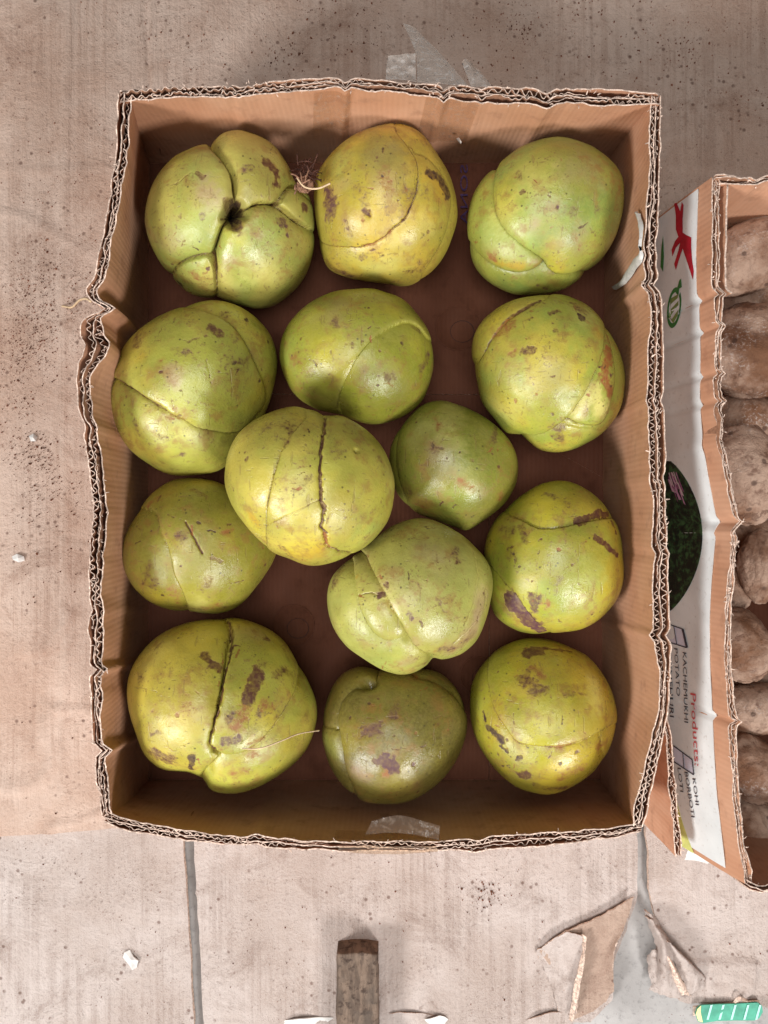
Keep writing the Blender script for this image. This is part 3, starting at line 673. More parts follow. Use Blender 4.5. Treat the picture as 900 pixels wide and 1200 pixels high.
def fruit(label, z, outline, sepals, cracks=(), stains=(), tint=GREEN, tint2=YEL, seed=0, flat=.95, dents=()):
    O = np.array(outline, float); cx, cy = (O.max(0)+O.min(0))/2
    if z is None:                                   # lying on the box bottom: centre one radius above it
        z = .075
        for _ in range(5):
            ca = 1/math.sqrt(1+((cx-450)**2+(cy-600)**2)/F**2)
            rpx = math.sqrt(abs(np.sum(O[:, 0]*np.roll(O[:, 1], -1)-np.roll(O[:, 0], -1)*O[:, 1]))/2/math.pi)
            z = .0198+.955*rpx*ca**1.5*(CZ-z)/F*(1/ca)
    C = P(cx, cy, z); za = (CAM-C); za /= np.linalg.norm(za)
    xa = np.array([1, 0, 0.])-za*za[0]; xa /= np.linalg.norm(xa); ya = np.cross(za, xa)
    def loc(pts):
        pts = np.asarray(pts, float); d = np.stack([(pts[:, 0]-450)/F, -(pts[:, 1]-600)/F, -np.ones(len(pts))], 1)
        t = ((C-CAM)@za)/(d@za); p = CAM+d*t[:, None]-C
        return np.stack([p@xa, p@ya], 1)
    ol = loc(catmull(O, 6, True)); pa = np.arctan2(ol[:, 1], ol[:, 0]); pr = np.hypot(ol[:, 0], ol[:, 1])
    s = np.argsort(pa); PH = np.arange(NP)*2*math.pi/NP-math.pi
    rphi = np.interp(PH, pa[s], pr[s], period=2*math.pi); Rm = rphi.mean()
    ft = np.fft.rfft(rphi); lo = ft.copy(); lo[4:] = 0; rlow = np.fft.irfft(lo, NP)
    def toq(pts):
        l = loc(pts); ph = np.arctan2(l[:, 1], l[:, 0]); r = np.hypot(l[:, 0], l[:, 1])/np.interp(ph, PH, rphi, period=2*math.pi)
        th = np.where(r <= .995, np.arcsin(np.clip(r, 0, .995)), np.minimum(1.4708+(r-.995)*1.5, 2.7))
        return np.stack([th*Rm*np.cos(ph), th*Rm*np.sin(ph)], 1)
    T, Ph = np.meshgrid(TH, PH, indexing='ij'); T = T.ravel(); Ph = Ph.ravel()
    q = np.stack([T*Rm*np.cos(Ph), T*Rm*np.sin(Ph)], 1).astype(np.float32)
    sn = np.sin(T)
    RR = np.tile(rlow, NT)+(np.tile(rphi-rlow, NT))*np.clip(sn, 0, 1)**5
    V = np.stack([RR*sn*np.cos(Ph), RR*sn*np.sin(Ph), np.cos(T)*Rm*flat], 1)
    nrm = np.stack([V[:, 0], V[:, 1], V[:, 2]], 1); nrm /= np.linalg.norm(nrm, axis=1, keepdims=True)
    n1 = fbm(V*150+seed*9.1, 3, seed+100); n2 = fbm(V*420+seed*4.7, 3, seed+200); n0 = fbm(V*28+seed*3.3, 2, seed+300)
    front = sstep(2.3, 1.75, T); fdisp = front*(1-.55*sstep(1.05, 1.5, T))
    disp = .0016*n0*(.3+.7*np.cos(np.clip(T, 0, 1.57)))+.00035*fbm(V*85+seed, 2, seed+7)
    label_id = np.full(len(V), len(sepals)); cover = np.ones(len(V)); seamw = np.zeros(len(V)); lip = np.zeros(len(V))
    qw = q+(.0005*np.stack([n1, n2], 1)).astype(np.float32)
    for i, sp in enumerate(sepals):
        pts, dep, Lw, roll, dk = sp['p'], sp.get('d', .0032), sp.get('L', .012), sp.get('a', .0016), sp.get('k', .5)
        sub = qw
        sd = segdist(sub, toq(catmull(pts, 5, True)), True)
        pr_ = np.where(sd > 0, -roll*np.exp(-np.abs(sd)/.0032), -dep*np.exp(-np.abs(sd)/Lw)-roll*.4*np.exp(-np.abs(sd)/.0015))
        disp += pr_*cover*fdisp
        seamw = np.maximum(seamw, dk*np.exp(-((sd+.0004)/.00075)**2)*cover*front)
        lip = np.maximum(lip, sp.get('lip', .25)*np.exp(-((sd-.0016)/.0012)**2)*cover*front*(.5+.5*n2))
        label_id = np.where((label_id == len(sepals)) & (sd > 0), i, label_id)
        cover = cover*(1-sstep(-.0006, .0006, sd))
    mean_t = np.array(lin(158, 158, 72)); tint = np.clip(mean_t+1.7*(np.array(tint)-mean_t), .02, 1); tint2 = np.clip(mean_t+1.5*(np.array(tint2)-mean_t), .02, 1)
    base = tint[None]+np.zeros((len(V), 3))
    m = sstep(-.25, .45, n0+.35*n1)[:, None]; base = base*(1-m*.8)+np.array(tint2)*m*.8
    nb = fbm(V*45+seed*1.7, 3, seed+400)[:, None]; base = base*(1+.26*nb)+np.array([.03, .012, .0])*np.clip(nb, 0, 1)
    base = base*np.array([.93, .875, .72])
    base = base*(1-lip[:, None]*.6)+np.array(CLR['cream'])*lip[:, None]*.6
    rg = np.random.default_rng(seed*31+5); rx = (O[:, 0].max()-O[:, 0].min())/2; ry = (O[:, 1].max()-O[:, 1].min())/2; extra = []
    for j in range(30):
        a = rg.uniform(0, 6.28); q_ = .94*math.sqrt(rg.uniform()); x, y = cx+rx*q_*math.cos(a), cy+ry*q_*math.sin(a); t = rg.uniform()
        if t < .30:
            b_ = rg.uniform(0, 6.28); L = rg.uniform(3, 11); extra.append((rg.choice(['brown', 'rust', 'dark']), [(x, y), (x+L*.5*math.cos(b_)+rg.normal(0, .8), y+L*.5*math.sin(b_)+rg.normal(0, .8)), (x+L*math.cos(b_), y+L*math.sin(b_))], rg.uniform(.5, 1.1), rg.uniform(.45, .85), .3))
        elif t < .62: extra.append((rg.choice(['brown', 'dark', 'rust', 'purple']), [(x, y)], rg.uniform(1.0, 2.4), rg.uniform(.5, .9), .4))
        elif t < .84: extra.append((rg.choice(['rust', 'brown', 'purple']), [(x, y), (x+rg.normal(0, 8), y+rg.normal(0, 8))], rg.uniform(3, 9), rg.uniform(.34, .62), .8))
        else: extra.append((rg.choice(['yellow', 'olive', 'pink', 'green', 'cream']), [(x, y), (x+rg.normal(0, 14), y+rg.normal(0, 14))], rg.uniform(8, 18), rg.uniform(.2, .4), .8))
    stains = extra+list(stains)
    stain = np.zeros(len(V)); scol = np.tile(np.array(CLR['brown']), (len(V), 1))
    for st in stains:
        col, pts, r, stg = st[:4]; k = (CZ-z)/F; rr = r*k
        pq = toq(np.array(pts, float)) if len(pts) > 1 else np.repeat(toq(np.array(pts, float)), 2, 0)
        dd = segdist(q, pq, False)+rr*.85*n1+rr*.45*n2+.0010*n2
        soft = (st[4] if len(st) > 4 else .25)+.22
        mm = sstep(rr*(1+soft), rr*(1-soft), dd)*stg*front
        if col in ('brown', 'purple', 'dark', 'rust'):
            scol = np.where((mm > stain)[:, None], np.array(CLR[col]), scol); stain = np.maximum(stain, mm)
        else: base = base*(1-mm[:, None])+np.array(CLR[col])*mm[:, None]
    for ck in cracks:
        pts, wpx, dep, jag, stg = ck; k = (CZ-z)/F
        c = catmull(pts, 7); rg = np.random.default_rng(seed+len(pts)); c[1:-1] += rg.normal(0, jag, (len(c)-2, 2))
        dd = segdist(q, toq(c), False); w = wpx*k/2*(1+.5*n1)
        disp -= dep*np.exp(-(dd/(w*1.1+1e-5))**2)*front
        seamw = np.maximum(seamw, stg*sstep(w*1.25, w*.65, dd)*front)
    for (dx, dy, r, dep) in dents:
        k = (CZ-z)/F; pq = toq(np.array([[dx, dy]])); dd = np.hypot(*(q-pq).T); disp -= dep*np.exp(-(dd/(r*k))**(3 if dep > .015 else 2))*front
    stain = np.maximum(stain, seamw*.95)
    V = V+nrm*disp[:, None]
    # world-aligned vertices around the fruit's own centre
    W = V[:, :1]*xa+V[:, 1:2]*ya+V[:, 2:]*za
    idx = np.arange(NT*NP).reshape(NT, NP); nx = np.roll(idx, -1, 1)
    quads = np.stack([idx[:-1].ravel(), idx[1:].ravel(), nx[1:].ravel(), nx[:-1].ravel()], 1)
    fnv = np.cross(W[quads[:, 1]]-W[quads[:, 0]], W[quads[:, 3]]-W[quads[:, 0]])
    vn = np.zeros_like(W)
    for j in range(4): np.add.at(vn, quads[:, j], fnv)
    vn /= np.linalg.norm(vn, axis=1, keepdims=True)+1e-15
    fid = label_id[quads[:, 0]]
    # drop specks: a sepal with hardly any faces joins the rest
    root = empty('elephant_apple', (0, 0, 0)); root.location = C
    tag(root, label, 'fruit', 'green elephant apples in the cardboard box')
    lowest = W[:, 2].min()+C[2]
    for i in range(len(sepals)+1):
        fs = quads[fid == i]
        cap = None
        if len(fs) < 60 and i < len(sepals): continue
        used, inv = np.unique(fs, return_inverse=True); fl = inv.reshape(-1, 4)
        if len(fs) == 0: continue
        me = bpy.data.meshes.new('sepal'); nV, nF = len(used), len(fl)
        me.vertices.add(nV); me.vertices.foreach_set('co', W[used].astype(np.float32).ravel())
        me.loops.add(nF*4); me.loops.foreach_set('vertex_index', fl.astype(np.int32).ravel())
        me.polygons.add(nF); me.polygons.foreach_set('loop_start', np.arange(0, nF*4, 4, dtype=np.int32))
        me.polygons.foreach_set('use_smooth', np.ones(nF, bool))
        me.update(calc_edges=True); me.validate()
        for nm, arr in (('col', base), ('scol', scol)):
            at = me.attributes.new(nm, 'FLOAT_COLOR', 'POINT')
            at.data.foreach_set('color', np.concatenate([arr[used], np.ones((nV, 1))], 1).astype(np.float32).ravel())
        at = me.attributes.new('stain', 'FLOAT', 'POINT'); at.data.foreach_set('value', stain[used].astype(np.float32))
        me.normals_split_custom_set_from_vertices(vn[used].tolist())
        me.materials.append(M_fruit)
        o = bpy.data.objects.new('outer_sepal' if i < len(sepals) else 'inner_sepal', me); COL.objects.link(o); o.parent = root
    return lowest
S = lambda p, **k: dict(p=p, **k)
LOW = {}
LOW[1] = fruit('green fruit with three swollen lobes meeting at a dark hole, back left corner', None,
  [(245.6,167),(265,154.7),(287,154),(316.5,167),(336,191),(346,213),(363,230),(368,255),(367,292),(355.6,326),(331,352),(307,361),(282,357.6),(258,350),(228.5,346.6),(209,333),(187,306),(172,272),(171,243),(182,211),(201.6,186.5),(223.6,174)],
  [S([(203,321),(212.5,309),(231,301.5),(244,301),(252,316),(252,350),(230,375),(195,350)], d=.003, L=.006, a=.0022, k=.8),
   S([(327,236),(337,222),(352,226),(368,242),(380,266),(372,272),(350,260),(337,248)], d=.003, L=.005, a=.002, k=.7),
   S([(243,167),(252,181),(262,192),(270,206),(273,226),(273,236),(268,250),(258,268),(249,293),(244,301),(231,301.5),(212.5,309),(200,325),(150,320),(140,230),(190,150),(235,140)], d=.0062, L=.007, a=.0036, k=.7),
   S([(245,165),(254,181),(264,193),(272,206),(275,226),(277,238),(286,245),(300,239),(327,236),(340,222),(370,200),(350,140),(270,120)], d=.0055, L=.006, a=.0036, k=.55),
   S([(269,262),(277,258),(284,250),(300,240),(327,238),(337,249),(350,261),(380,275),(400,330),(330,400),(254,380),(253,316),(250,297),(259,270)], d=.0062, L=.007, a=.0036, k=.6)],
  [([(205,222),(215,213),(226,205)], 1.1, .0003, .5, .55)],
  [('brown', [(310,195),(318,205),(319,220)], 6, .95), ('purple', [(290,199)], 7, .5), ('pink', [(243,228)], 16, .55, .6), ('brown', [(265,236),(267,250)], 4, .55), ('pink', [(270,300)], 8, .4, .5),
   ('purple', [(328,258)], 6, .75), ('rust', [(229,322)], 8, .65, .5), ('dark', [(212,333)], 8, .9), ('brown', [(355,243)], 7, .9), ('brown', [(233,206),(239,211)], 3, .7), ('purple', [(240,254)], 4, .5), ('brown', [(216,253)], 3, .6), ('purple', [(276,268)], 6, .5), ('pink', [(302,274)], 5, .4), ('olive', [(258,170),(215,185)], 10, .4, .6), ('dark', [(276,241),(277,249),(270,258)], 7.5, 1.0, .1), ('dark', [(277,249),(283,249)], 5.5, 1.0, .1)],  # last two dark marks: dried brown inside plus the hole's shade, painted in
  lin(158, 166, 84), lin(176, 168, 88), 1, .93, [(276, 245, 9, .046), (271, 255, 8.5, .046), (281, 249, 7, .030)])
LOW[2] = fruit('yellowish egg-shaped fruit with brown patches and a curved seam, middle of back row', None,
  [(451,146),(470,145),(493,156),(512,180),(527,206),(535,235.5),(535,261),(524.6,292.5),(508,316),(486.7,332),(470,335),(444,331),(413,326),(387,316),(376,295),(372.7,273.5),(368.4,244),(368.4,223),(372.7,202),(391.7,176),(419,156)],
  [S([(464,155),(475,170),(484.6,187),(487.7,206),(484.6,229),(474,252.4),(459,267),(440,280),(417,289),(387.4,287),(366,276),(330,250),(340,150),(420,110),(455,130)], d=.0022, L=.010, a=.0010, k=.85, lip=.15),
   S([(478,172),(486,180),(499,187),(516,204),(526,223),(527,244),(522.5,265),(512,290),(495,318),(480,350),(400,360),(340,310),(360,250),(440,200)], d=.0022, L=.012, a=.0010, k=.5, lip=.3)],
  [([(487,215),(484.6,229),(474,252.4),(459,267),(440,280),(425,286)], 2.0, .0006, .5, .7)],
  [('purple', [(388,230),(392,246)], 11, .75, .5), ('rust', [(450,205),(452,218)], 9, .45, .8), ('brown', [(420,222),(428,232)], 8, .5, .7), ('dark', [(500,204),(514,212),(523,228)], 7, .95), ('orange', [(503,210),(516,226)], 11, .55, .5),
   ('olive', [(437,175),(455,190)], 16, .5, .8), ('rust', [(395,275)], 8, .4, .7), ('brown', [(385,308),(410,320)], 8, .6, .7), ('brown', [(475,318),(495,308)], 6, .5, .7), ('purple', [(428,297)], 5, .5), ('cream', [(455,285),(495,262)], 12, .35, .7), ('brown', [(431,247),(435,253)], 3, .8), ('green', [(400,195)], 18, .3, .8), ('brown', [(498,270)], 2.5, .7)],
  lin(168, 160, 70), lin(188, 168, 72), 2, .95, [(433, 250, 4, .0016)])
LOW[3] = fruit('smooth green fruit with a tucked leaf-shaped tip, back right corner of the box', None,
  [(644,161),(664,161),(691,170),(713,185.6),(728,205.6),(731,230),(727,257),(718,283),(705,303),(688,318),(678,329),(660,339),(635.6,344.4),(606.7,345),(578,334),(558,314),(550,288),(549,257),(554.4,230),(569,205.6),(589,188),(615.6,170)],
  [S([(588,187),(580,202),(577,219),(581,243),(591,265.6),(606.7,283),(624.4,294.4),(636,303),(641,313),(651,320),(668,322),(684,318),(715,322),(770,270),(740,150),(650,130),(595,165)], d=.0058, L=.010, a=.0028, k=.25, lip=.12),
   S([(545,279),(551,283),(560,296.7),(578,310),(600,317.5),(622,316.5),(633,312),(638,305),(634,300),(610,280),(590,250),(580,200),(540,190),(520,240)], d=.005, L=.008, a=.0022, k=.35, lip=.1)],
  [], [('rust', [(576,298),(582,302)], 6, .6, .5), ('orange', [(584,306),(612,309)], 5, .55, .6), ('yellow', [(590,225),(594,240)], 14, .4, .9), ('yellow', [(645,290),(655,312)], 10, .5, .8), ('pink', [(628,262)], 6, .45, .5), ('grey', [(672,285),(680,265)], 9, .4, .8), ('purple', [(697,247)], 7, .4, .7), ('brown', [(615,227)], 3.5, .7), ('olive', [(650,175)], 14, .4, .9), ('grey', [(634,238),(655,245)], 8, .3, .9), ('green', [(568,270),(620,285)], 13, .4, .8)],
  lin(142, 156, 76), lin(160, 164, 76), 3, .96)
LOW[4] = fruit('large fruit with a brown split running along its overlapping flap, by the buckled left wall', None,
  [(249.6,352),(276.5,358),(301,374),(318,396),(324.5,423),(321,452.5),(313,480),(296,511),(276.5,535.6),(254,552),(225,556),(198,555),(174,543),(149,523),(134.7,496.5),(128.6,467),(132,438),(144.4,408.5),(166.5,384),(193,367),(222.7,356)],
  [S([(120,436),(138,445),(164,460),(193,479),(218,491.6),(235,501),(259,506),(279,505),(296,491.6),(308,474.5),(309.5,460),(301,438),(291,413),(276.5,391),(257,374),(230,363),(210,358),(190,340),(100,360),(90,420)], d=.0056, L=.012, a=.0022, k=.5, lip=.1)],
  [([(137,445),(164,460),(193,479)], 5.5, .0012, .6, .8), ([(193,479),(218,491.6),(235,501),(258,506)], 1.8, .0008, .5, .9), ([(240,424),(244,438),(246,450)], .9, .0002, .4, .6)],
  [('pink', [(203,435),(208,445)], 9, .55, .6), ('brown', [(245,388),(256,397)], 4.5, .7), ('purple', [(206,412),(222,418)], 5, .5, .6), ('brown', [(262,368)], 6, .5), ('brown', [(220,405),(240,398)], 1.6, .5), ('purple', [(258,468),(280,468)], 7, .3, .8), ('brown', [(192,538)], 5, .4), ('orange', [(170,420)], 6, .35, .7), ('dark', [(287,377)], 2.5, .8), ('dark', [(292,393)], 2, .7), ('dark', [(312,402)], 2, .7), ('brown', [(192,437)], 2, .8), ('olive', [(265,515),(285,512)], 8, .6, .5)],
  lin(162, 166, 76), lin(178, 168, 74), 4, .96)
LOW[5] = fruit('glossy green fruit with a pale curved seam, just above the centre of the box', None,
  [(420,338),(444.4,340),(471,350),(489,368),(502,388),(508,414),(505.6,441),(495.6,468),(475.6,486),(451,496),(431,497),(413,492),(395.6,485),(371,479),(349,465.6),(335.6,445.6),(328,419),(331,394),(344.4,372),(364.4,354),(391,342)],
  [S([(396,492),(397,472),(401,455),(409,437),(418,419),(435.6,399),(458,384),(475.6,379),(489,384),(504,398),(530,390),(500,320),(420,300),(310,350),(300,440),(350,510)], d=.0020, L=.016, a=.0008, k=.10, lip=.55)],
  [], [('brown', [(413,405)], 4.5, .45, .5), ('dark', [(424,401)], 2, .7), ('olive', [(398,470),(372,460)], 11, .5, .8), ('brown', [(481,383),(490,388)], 4, .4, .6), ('olive', [(440,395),(465,395)], 12, .35, .8), ('pink', [(400,358),(390,375)], 14, .25, .9), ('brown', [(430,476)], 6, .35, .7), ('brown', [(368,455)], 5, .35, .7), ('yellow', [(455,365)], 14, .3, .9)],
  lin(150, 154, 62), lin(160, 158, 66), 5, .96)
LOW[6] = fruit('round fruit with a pale rust-stained wedge, by the right wall', None,
  [(640.6,345),(665,347),(691.7,360),(711.7,384),(728,416),(733,446),(727,477),(709.4,504),(682.8,521.7),(656,529.4),(634,527),(620.6,518),(610,510),(594,507),(582,494),(565,470.6),(559.4,446),(557,430.6),(552.8,417),(556,393),(571.7,370.6),(600.6,353)],
  [S([(655,335),(640,353),(623,364),(594,381.7),(574,404),(562,426),(530,450),(550,530),(598,520),(611,507),(628,508),(641,505),(663,488),(683,461.7),(698,430.6),(707,399),(709,384),(720,350),(690,320)], d=.0026, L=.011, a=.0012, k=.25, lip=.15),
   S([(700,370),(711,388),(718,419),(719.4,446),(711.7,477),(700.6,496),(676,494),(658,487),(640,480),(680,400)], d=.0018, L=.006, a=.0008, k=.75, lip=.2),
   S([(560,530),(590,509),(606,505),(625,510),(650,497),(690,500),(712,500),(740,460),(760,560),(620,570),(615,520)], d=.001, L=.006, a=.0006, k=.15)],
  [([(633,353),(615,364),(594,378),(577,397),(569,412)], 5.5, .0010, .5, .85), ([(661,487),(676,494.5),(700,496)], 1.2, .0005, .4, .8)],
  [('cream', [(676,478),(693,455),(703,480)], 10, .75, .5), ('rust', [(712,410),(706,440),(713,458)], 7, .9, .6), ('dark', [(711,418),(707,432)], 4, .85, .5), ('dark', [(713,452)], 4.5, .8), ('dark', [(679,373)], 4.5, .9), ('brown', [(668,357),(685,368)], 7, .5, .7), ('brown', [(645,372),(656,368)], 3, .75), ('brown', [(617,381),(626,378)], 2.2, .7), ('brown', [(615,412),(625,414)], 4, .6), ('orange', [(698,392)], 9, .45, .8), ('brown', [(650,390)], 3, .6), ('dark', [(647,483)], 1.8, .9), ('yellow', [(672,445)], 10, .4, .9), ('green', [(600,445),(575,440)], 18, .35, .9), ('yellow', [(585,375)], 12, .4, .8), ('rust', [(630,520),(645,518)], 5, .35, .7)],
  lin(152, 162, 72), lin(182, 170, 74), 6, .95, [(602, 512, 8, .004)])
LOW[7] = fruit('olive yellow fruit with a short dark scratch, against the left wall below the split one', None,
  [(219,561),(196.7,565.6),(174.4,583),(156.7,608),(145.6,632),(143,656.7),(152,681),(172,703),(196.7,714.4),(223,717),(254.4,719),(281,709),(301,686),(318,661),(324,640),(316,612),(292,590),(263,569),(241,562)],
  [S([(150,590),(165.6,594),(183,602),(190,621),(199,645.6),(205.6,674),(214.4,692),(221,714),(225,745),(290,740),(360,660),(330,560),(220,530),(160,560)], d=.003, L=.012, a=.0014, k=.12, lip=.35)],
  [([(218.5,613),(226,627),(237,648)], 2.2, .0008, .3, .95)],
  [('rust', [(176,592),(186,586)], 6, .45, .7), ('rust', [(200,610),(208,622)], 5, .35, .8), ('dark', [(233,615)], 2.6, .9), ('brown', [(226,576),(238,582)], 5, .55, .7), ('brown', [(247,652),(256,655)], 3, .6), ('brown', [(210,712),(265,712)], 7, .4, .8), ('orange', [(200,575)], 20, .25, .9), ('brown', [(270,682),(281,677)], 1.2, .7), ('dark', [(192,695)], 1.6, .9), ('olive', [(282,620)], 12, .4, .9), ('brown', [(187,588),(190,583)], 2, .7)],
  lin(148, 146, 62), lin(170, 154, 64), 7, .93)
LOW[8] = fruit('big fruit on top of the pile with a jagged brown crack down its middle', .128,
  [(343,477),(367.5,481),(382,487),(401.7,488),(426,502),(448,524),(460,553),(461.6,577.6),(455.5,607),(436,634),(411.5,650),(387,659.5),(362.6,662),(338,653.5),(316,643.6),(289,616.7),(269.7,587),(263.6,558),(269.7,526),(284,504),(309,487)],
  [S([(384,470),(381,489.6),(378.5,509),(376,531),(375,555.6),(375,585),(378.5,592),(376,609),(381,626.5),(383,636),(394,642),(411.5,647),(430,660),(500,620),(490,500),(430,460)], d=.0016, L=.008, a=.0009, k=.6, lip=.15),
   S([(360,480),(358,493),(345.5,509),(331,536),(321,572.7),(315,607),(313.7,638.7),(312,670),(400,690),(420,640),(380,560),(382,470)], d=.0018, L=.010, a=.0008, k=.55, lip=.15)],
  [([(381,489.6),(378.5,509),(376,531),(375,555.6),(375,585),(378.5,592),(376,609),(381,626.5),(383,636),(394,642),(411.5,647)], 3.2, .0012, .9, .95),
   ([(315,613),(345,598),(375,584)], 1.2, .0004, .3, .6), ([(331,536),(321,572.7),(315,607),(313.7,640)], 1.2, .0004, .2, .6)],
  [('orange', [(297,600),(303,610)], 7, .6, .8), ('orange', [(352,648),(368,642)], 12, .6, .8), ('yellow', [(345,640),(372,630)], 12, .5, .8), ('brown', [(350,572),(364,560)], 7, .4, .8), ('rust', [(355,545)], 6, .35, .8), ('cream', [(340,590)], 16, .35, .9), ('brown', [(345,500),(338,525)], 3, .5, .7), ('dark', [(413,533)], 2.5, .9), ('brown', [(396,535)], 3.5, .5), ('brown', [(435,530),(446,545)], 4, .4, .8), ('brown', [(295,541)], 2.5, .6), ('brown', [(400,508),(410,512)], 2, .5), ('green', [(430,620)], 18, .4, .9), ('rust', [(380,628)], 6, .4, .7)],
  lin(168, 168, 76), lin(182, 172, 80), 8, .97, [(414, 531, 3, .0016)])
LOW[9] = fruit('plain smooth green fruit without visible splits, right of the cracked one at the centre', None,
  [(516,469),(534,473),(560,484),(580,498),(598,518),(606,540),(604,566),(592,588),(572,606),(549,620),(534,618),(512,610),(488,600),(466,580),(456,548),(460,516),(476,492),(496,474)],
  [S([(478,470),(470,498),(465,525),(467,560),(482,600),(490,640),(600,650),(650,540),(590,450),(516,430)], d=.003, L=.010, a=.0016, k=.15, lip=.1)],
  [], [('brown', [(582,547)], 1.8, .7), ('dark', [(510,524)], 1.8, .6), ('dark', [(519,527)], 1.8, .6), ('grey', [(525,538)], 6, .3, .9), ('olive', [(500,520)], 14, .35, .9), ('brown', [(540,510)], 10, .25, .9), ('brown', [(552,540)], 2, .5)],
  lin(136, 142, 60), lin(146, 146, 64), 9, .95)
LOW[10] = fruit('lobed fruit with pinkish scars and a folded strip, on top below the cracked one', .098,
  [(487,608),(510,610.5),(538,625.7),(559,644),(573,663),(577,684),(573,709.7),(562,744.7),(543,765.7),(521,772.5),(508,772),(500,781),(480,790),(456.7,788),(431,775),(405,756),(389,730.7),(383,700),(389,677),(403,660.7),(416,649),(438,633),(461,616)],
  [S([(420,630),(431,653.7),(442.7,677),(452,695.7),(463.7,716.7),(475,740),(481,752),(491.7,760),(504,763),(508,772),(512,800),(620,780),(610,600),(470,580)], d=.0050, L=.010, a=.0024, k=.2, lip=.15),
   S([(408,640),(413.5,656),(416,681.7),(421.7,707),(433,730.7),(449.7,748),(466,750.5),(476,746),(480,735),(470,690),(440,640),(425,620)], d=.0034, L=.008, a=.0018, k=.45, lip=.35)],
  [([(420,698),(432,695),(443,697)], 1.2, .0005, .5, .7), ([(554,656),(556,680),(550,705),(541,732)], 1.4, .0004, .5, .35), ([(567,690),(562,712),(548,735),(528,752)], 2.0, .0006, .7, .4)],
  [('brown', [(445,698)], 4.5, .95), ('brown', [(456.5,687)], 4, .85), ('rust', [(447,713)], 3, .5), ('pink', [(560,700),(553,735),(530,758)], 12, .6, .7), ('purple', [(515,757),(540,755),(552,740)], 7, .55, .8), ('rust', [(505,757),(522,748)], 4, .4, .8), ('pink', [(487,750)], 6, .5, .7), ('pink', [(495,652),(510,660)], 12, .35, .9), ('purple', [(479,716),(482,724)], 2.5, .6), ('purple', [(512,685)], 4, .3, .9), ('pink', [(470,777),(485,773)], 5, .45, .7), ('cream', [(560,690)], 12, .35, .9), ('brown', [(431,653),(435,668)], 1.6, .5), ('orange', [(420,676)], 3, .5)],
  lin(164, 168, 88), lin(176, 174, 96), 10, .96, [(478, 752, 6, .003)])
LOW[11] = fruit('yellow green fruit with dark purple brown wedges, against the right wall', None,
  [(656,563.7),(677.4,568),(698.5,581.7),(715.4,600.7),(726,624),(729.5,651),(730,681),(721.8,704),(705,723),(683.8,735.8),(662,740),(643.7,742),(624.7,743),(603.6,738),(582.4,723),(572,697.8),(568,668),(568,638.7),(578,613),(597,592),(618,576),(635,567)],
  [S([(575,588),(591,600.7),(612,611),(633,621.8),(656,619.7),(681.7,614),(702.8,610),(720,608),(770,610),(780,740),(650,790),(647,742),(635,731.5),(620,716.8),(605.7,697.8),(591,676.7),(574,660),(540,640),(550,590)], d=.0024, L=.012, a=.0011, k=.25, lip=.5)],
  [([(633,622),(656,619.7),(681,614)], 1.2, .0003, .2, .5)],
  [('purple', [(601,702),(613,718),(628,731)], 10, 1.0, .2), ('purple', [(603,712),(616,726),(636,738)], 8, 1.0, .2), ('purple', [(624,697),(627,712)], 5, .8, .4), ('purple', [(628,713),(634,698)], 3, .7, .4), ('brown', [(676,612),(690,606),(704,600)], 5, 1.0, .15), ('brown', [(700,606),(712,602)], 6, 1.0, .15), ('brown', [(694,631),(706,640),(720,652)], 4, 1.0, .15), ('brown', [(715,614),(719,624)], 4, .9, .3), ('dark', [(606,650),(609,658)], 2, .7), ('brown', [(598,643),(604,641)], 1.8, .7), ('dark', [(613,663)], 1.6, .7), ('brown', [(668,661)], 2.2, .6), ('yellow', [(640,595),(670,590)], 18, .4, .9), ('green', [(690,700),(660,715)], 20, .35, .9), ('brown', [(685,572),(694,578)], 3, .7), ('orange', [(664,600)], 6, .25, .9)],
  lin(152, 158, 62), lin(174, 164, 60), 11, .95)
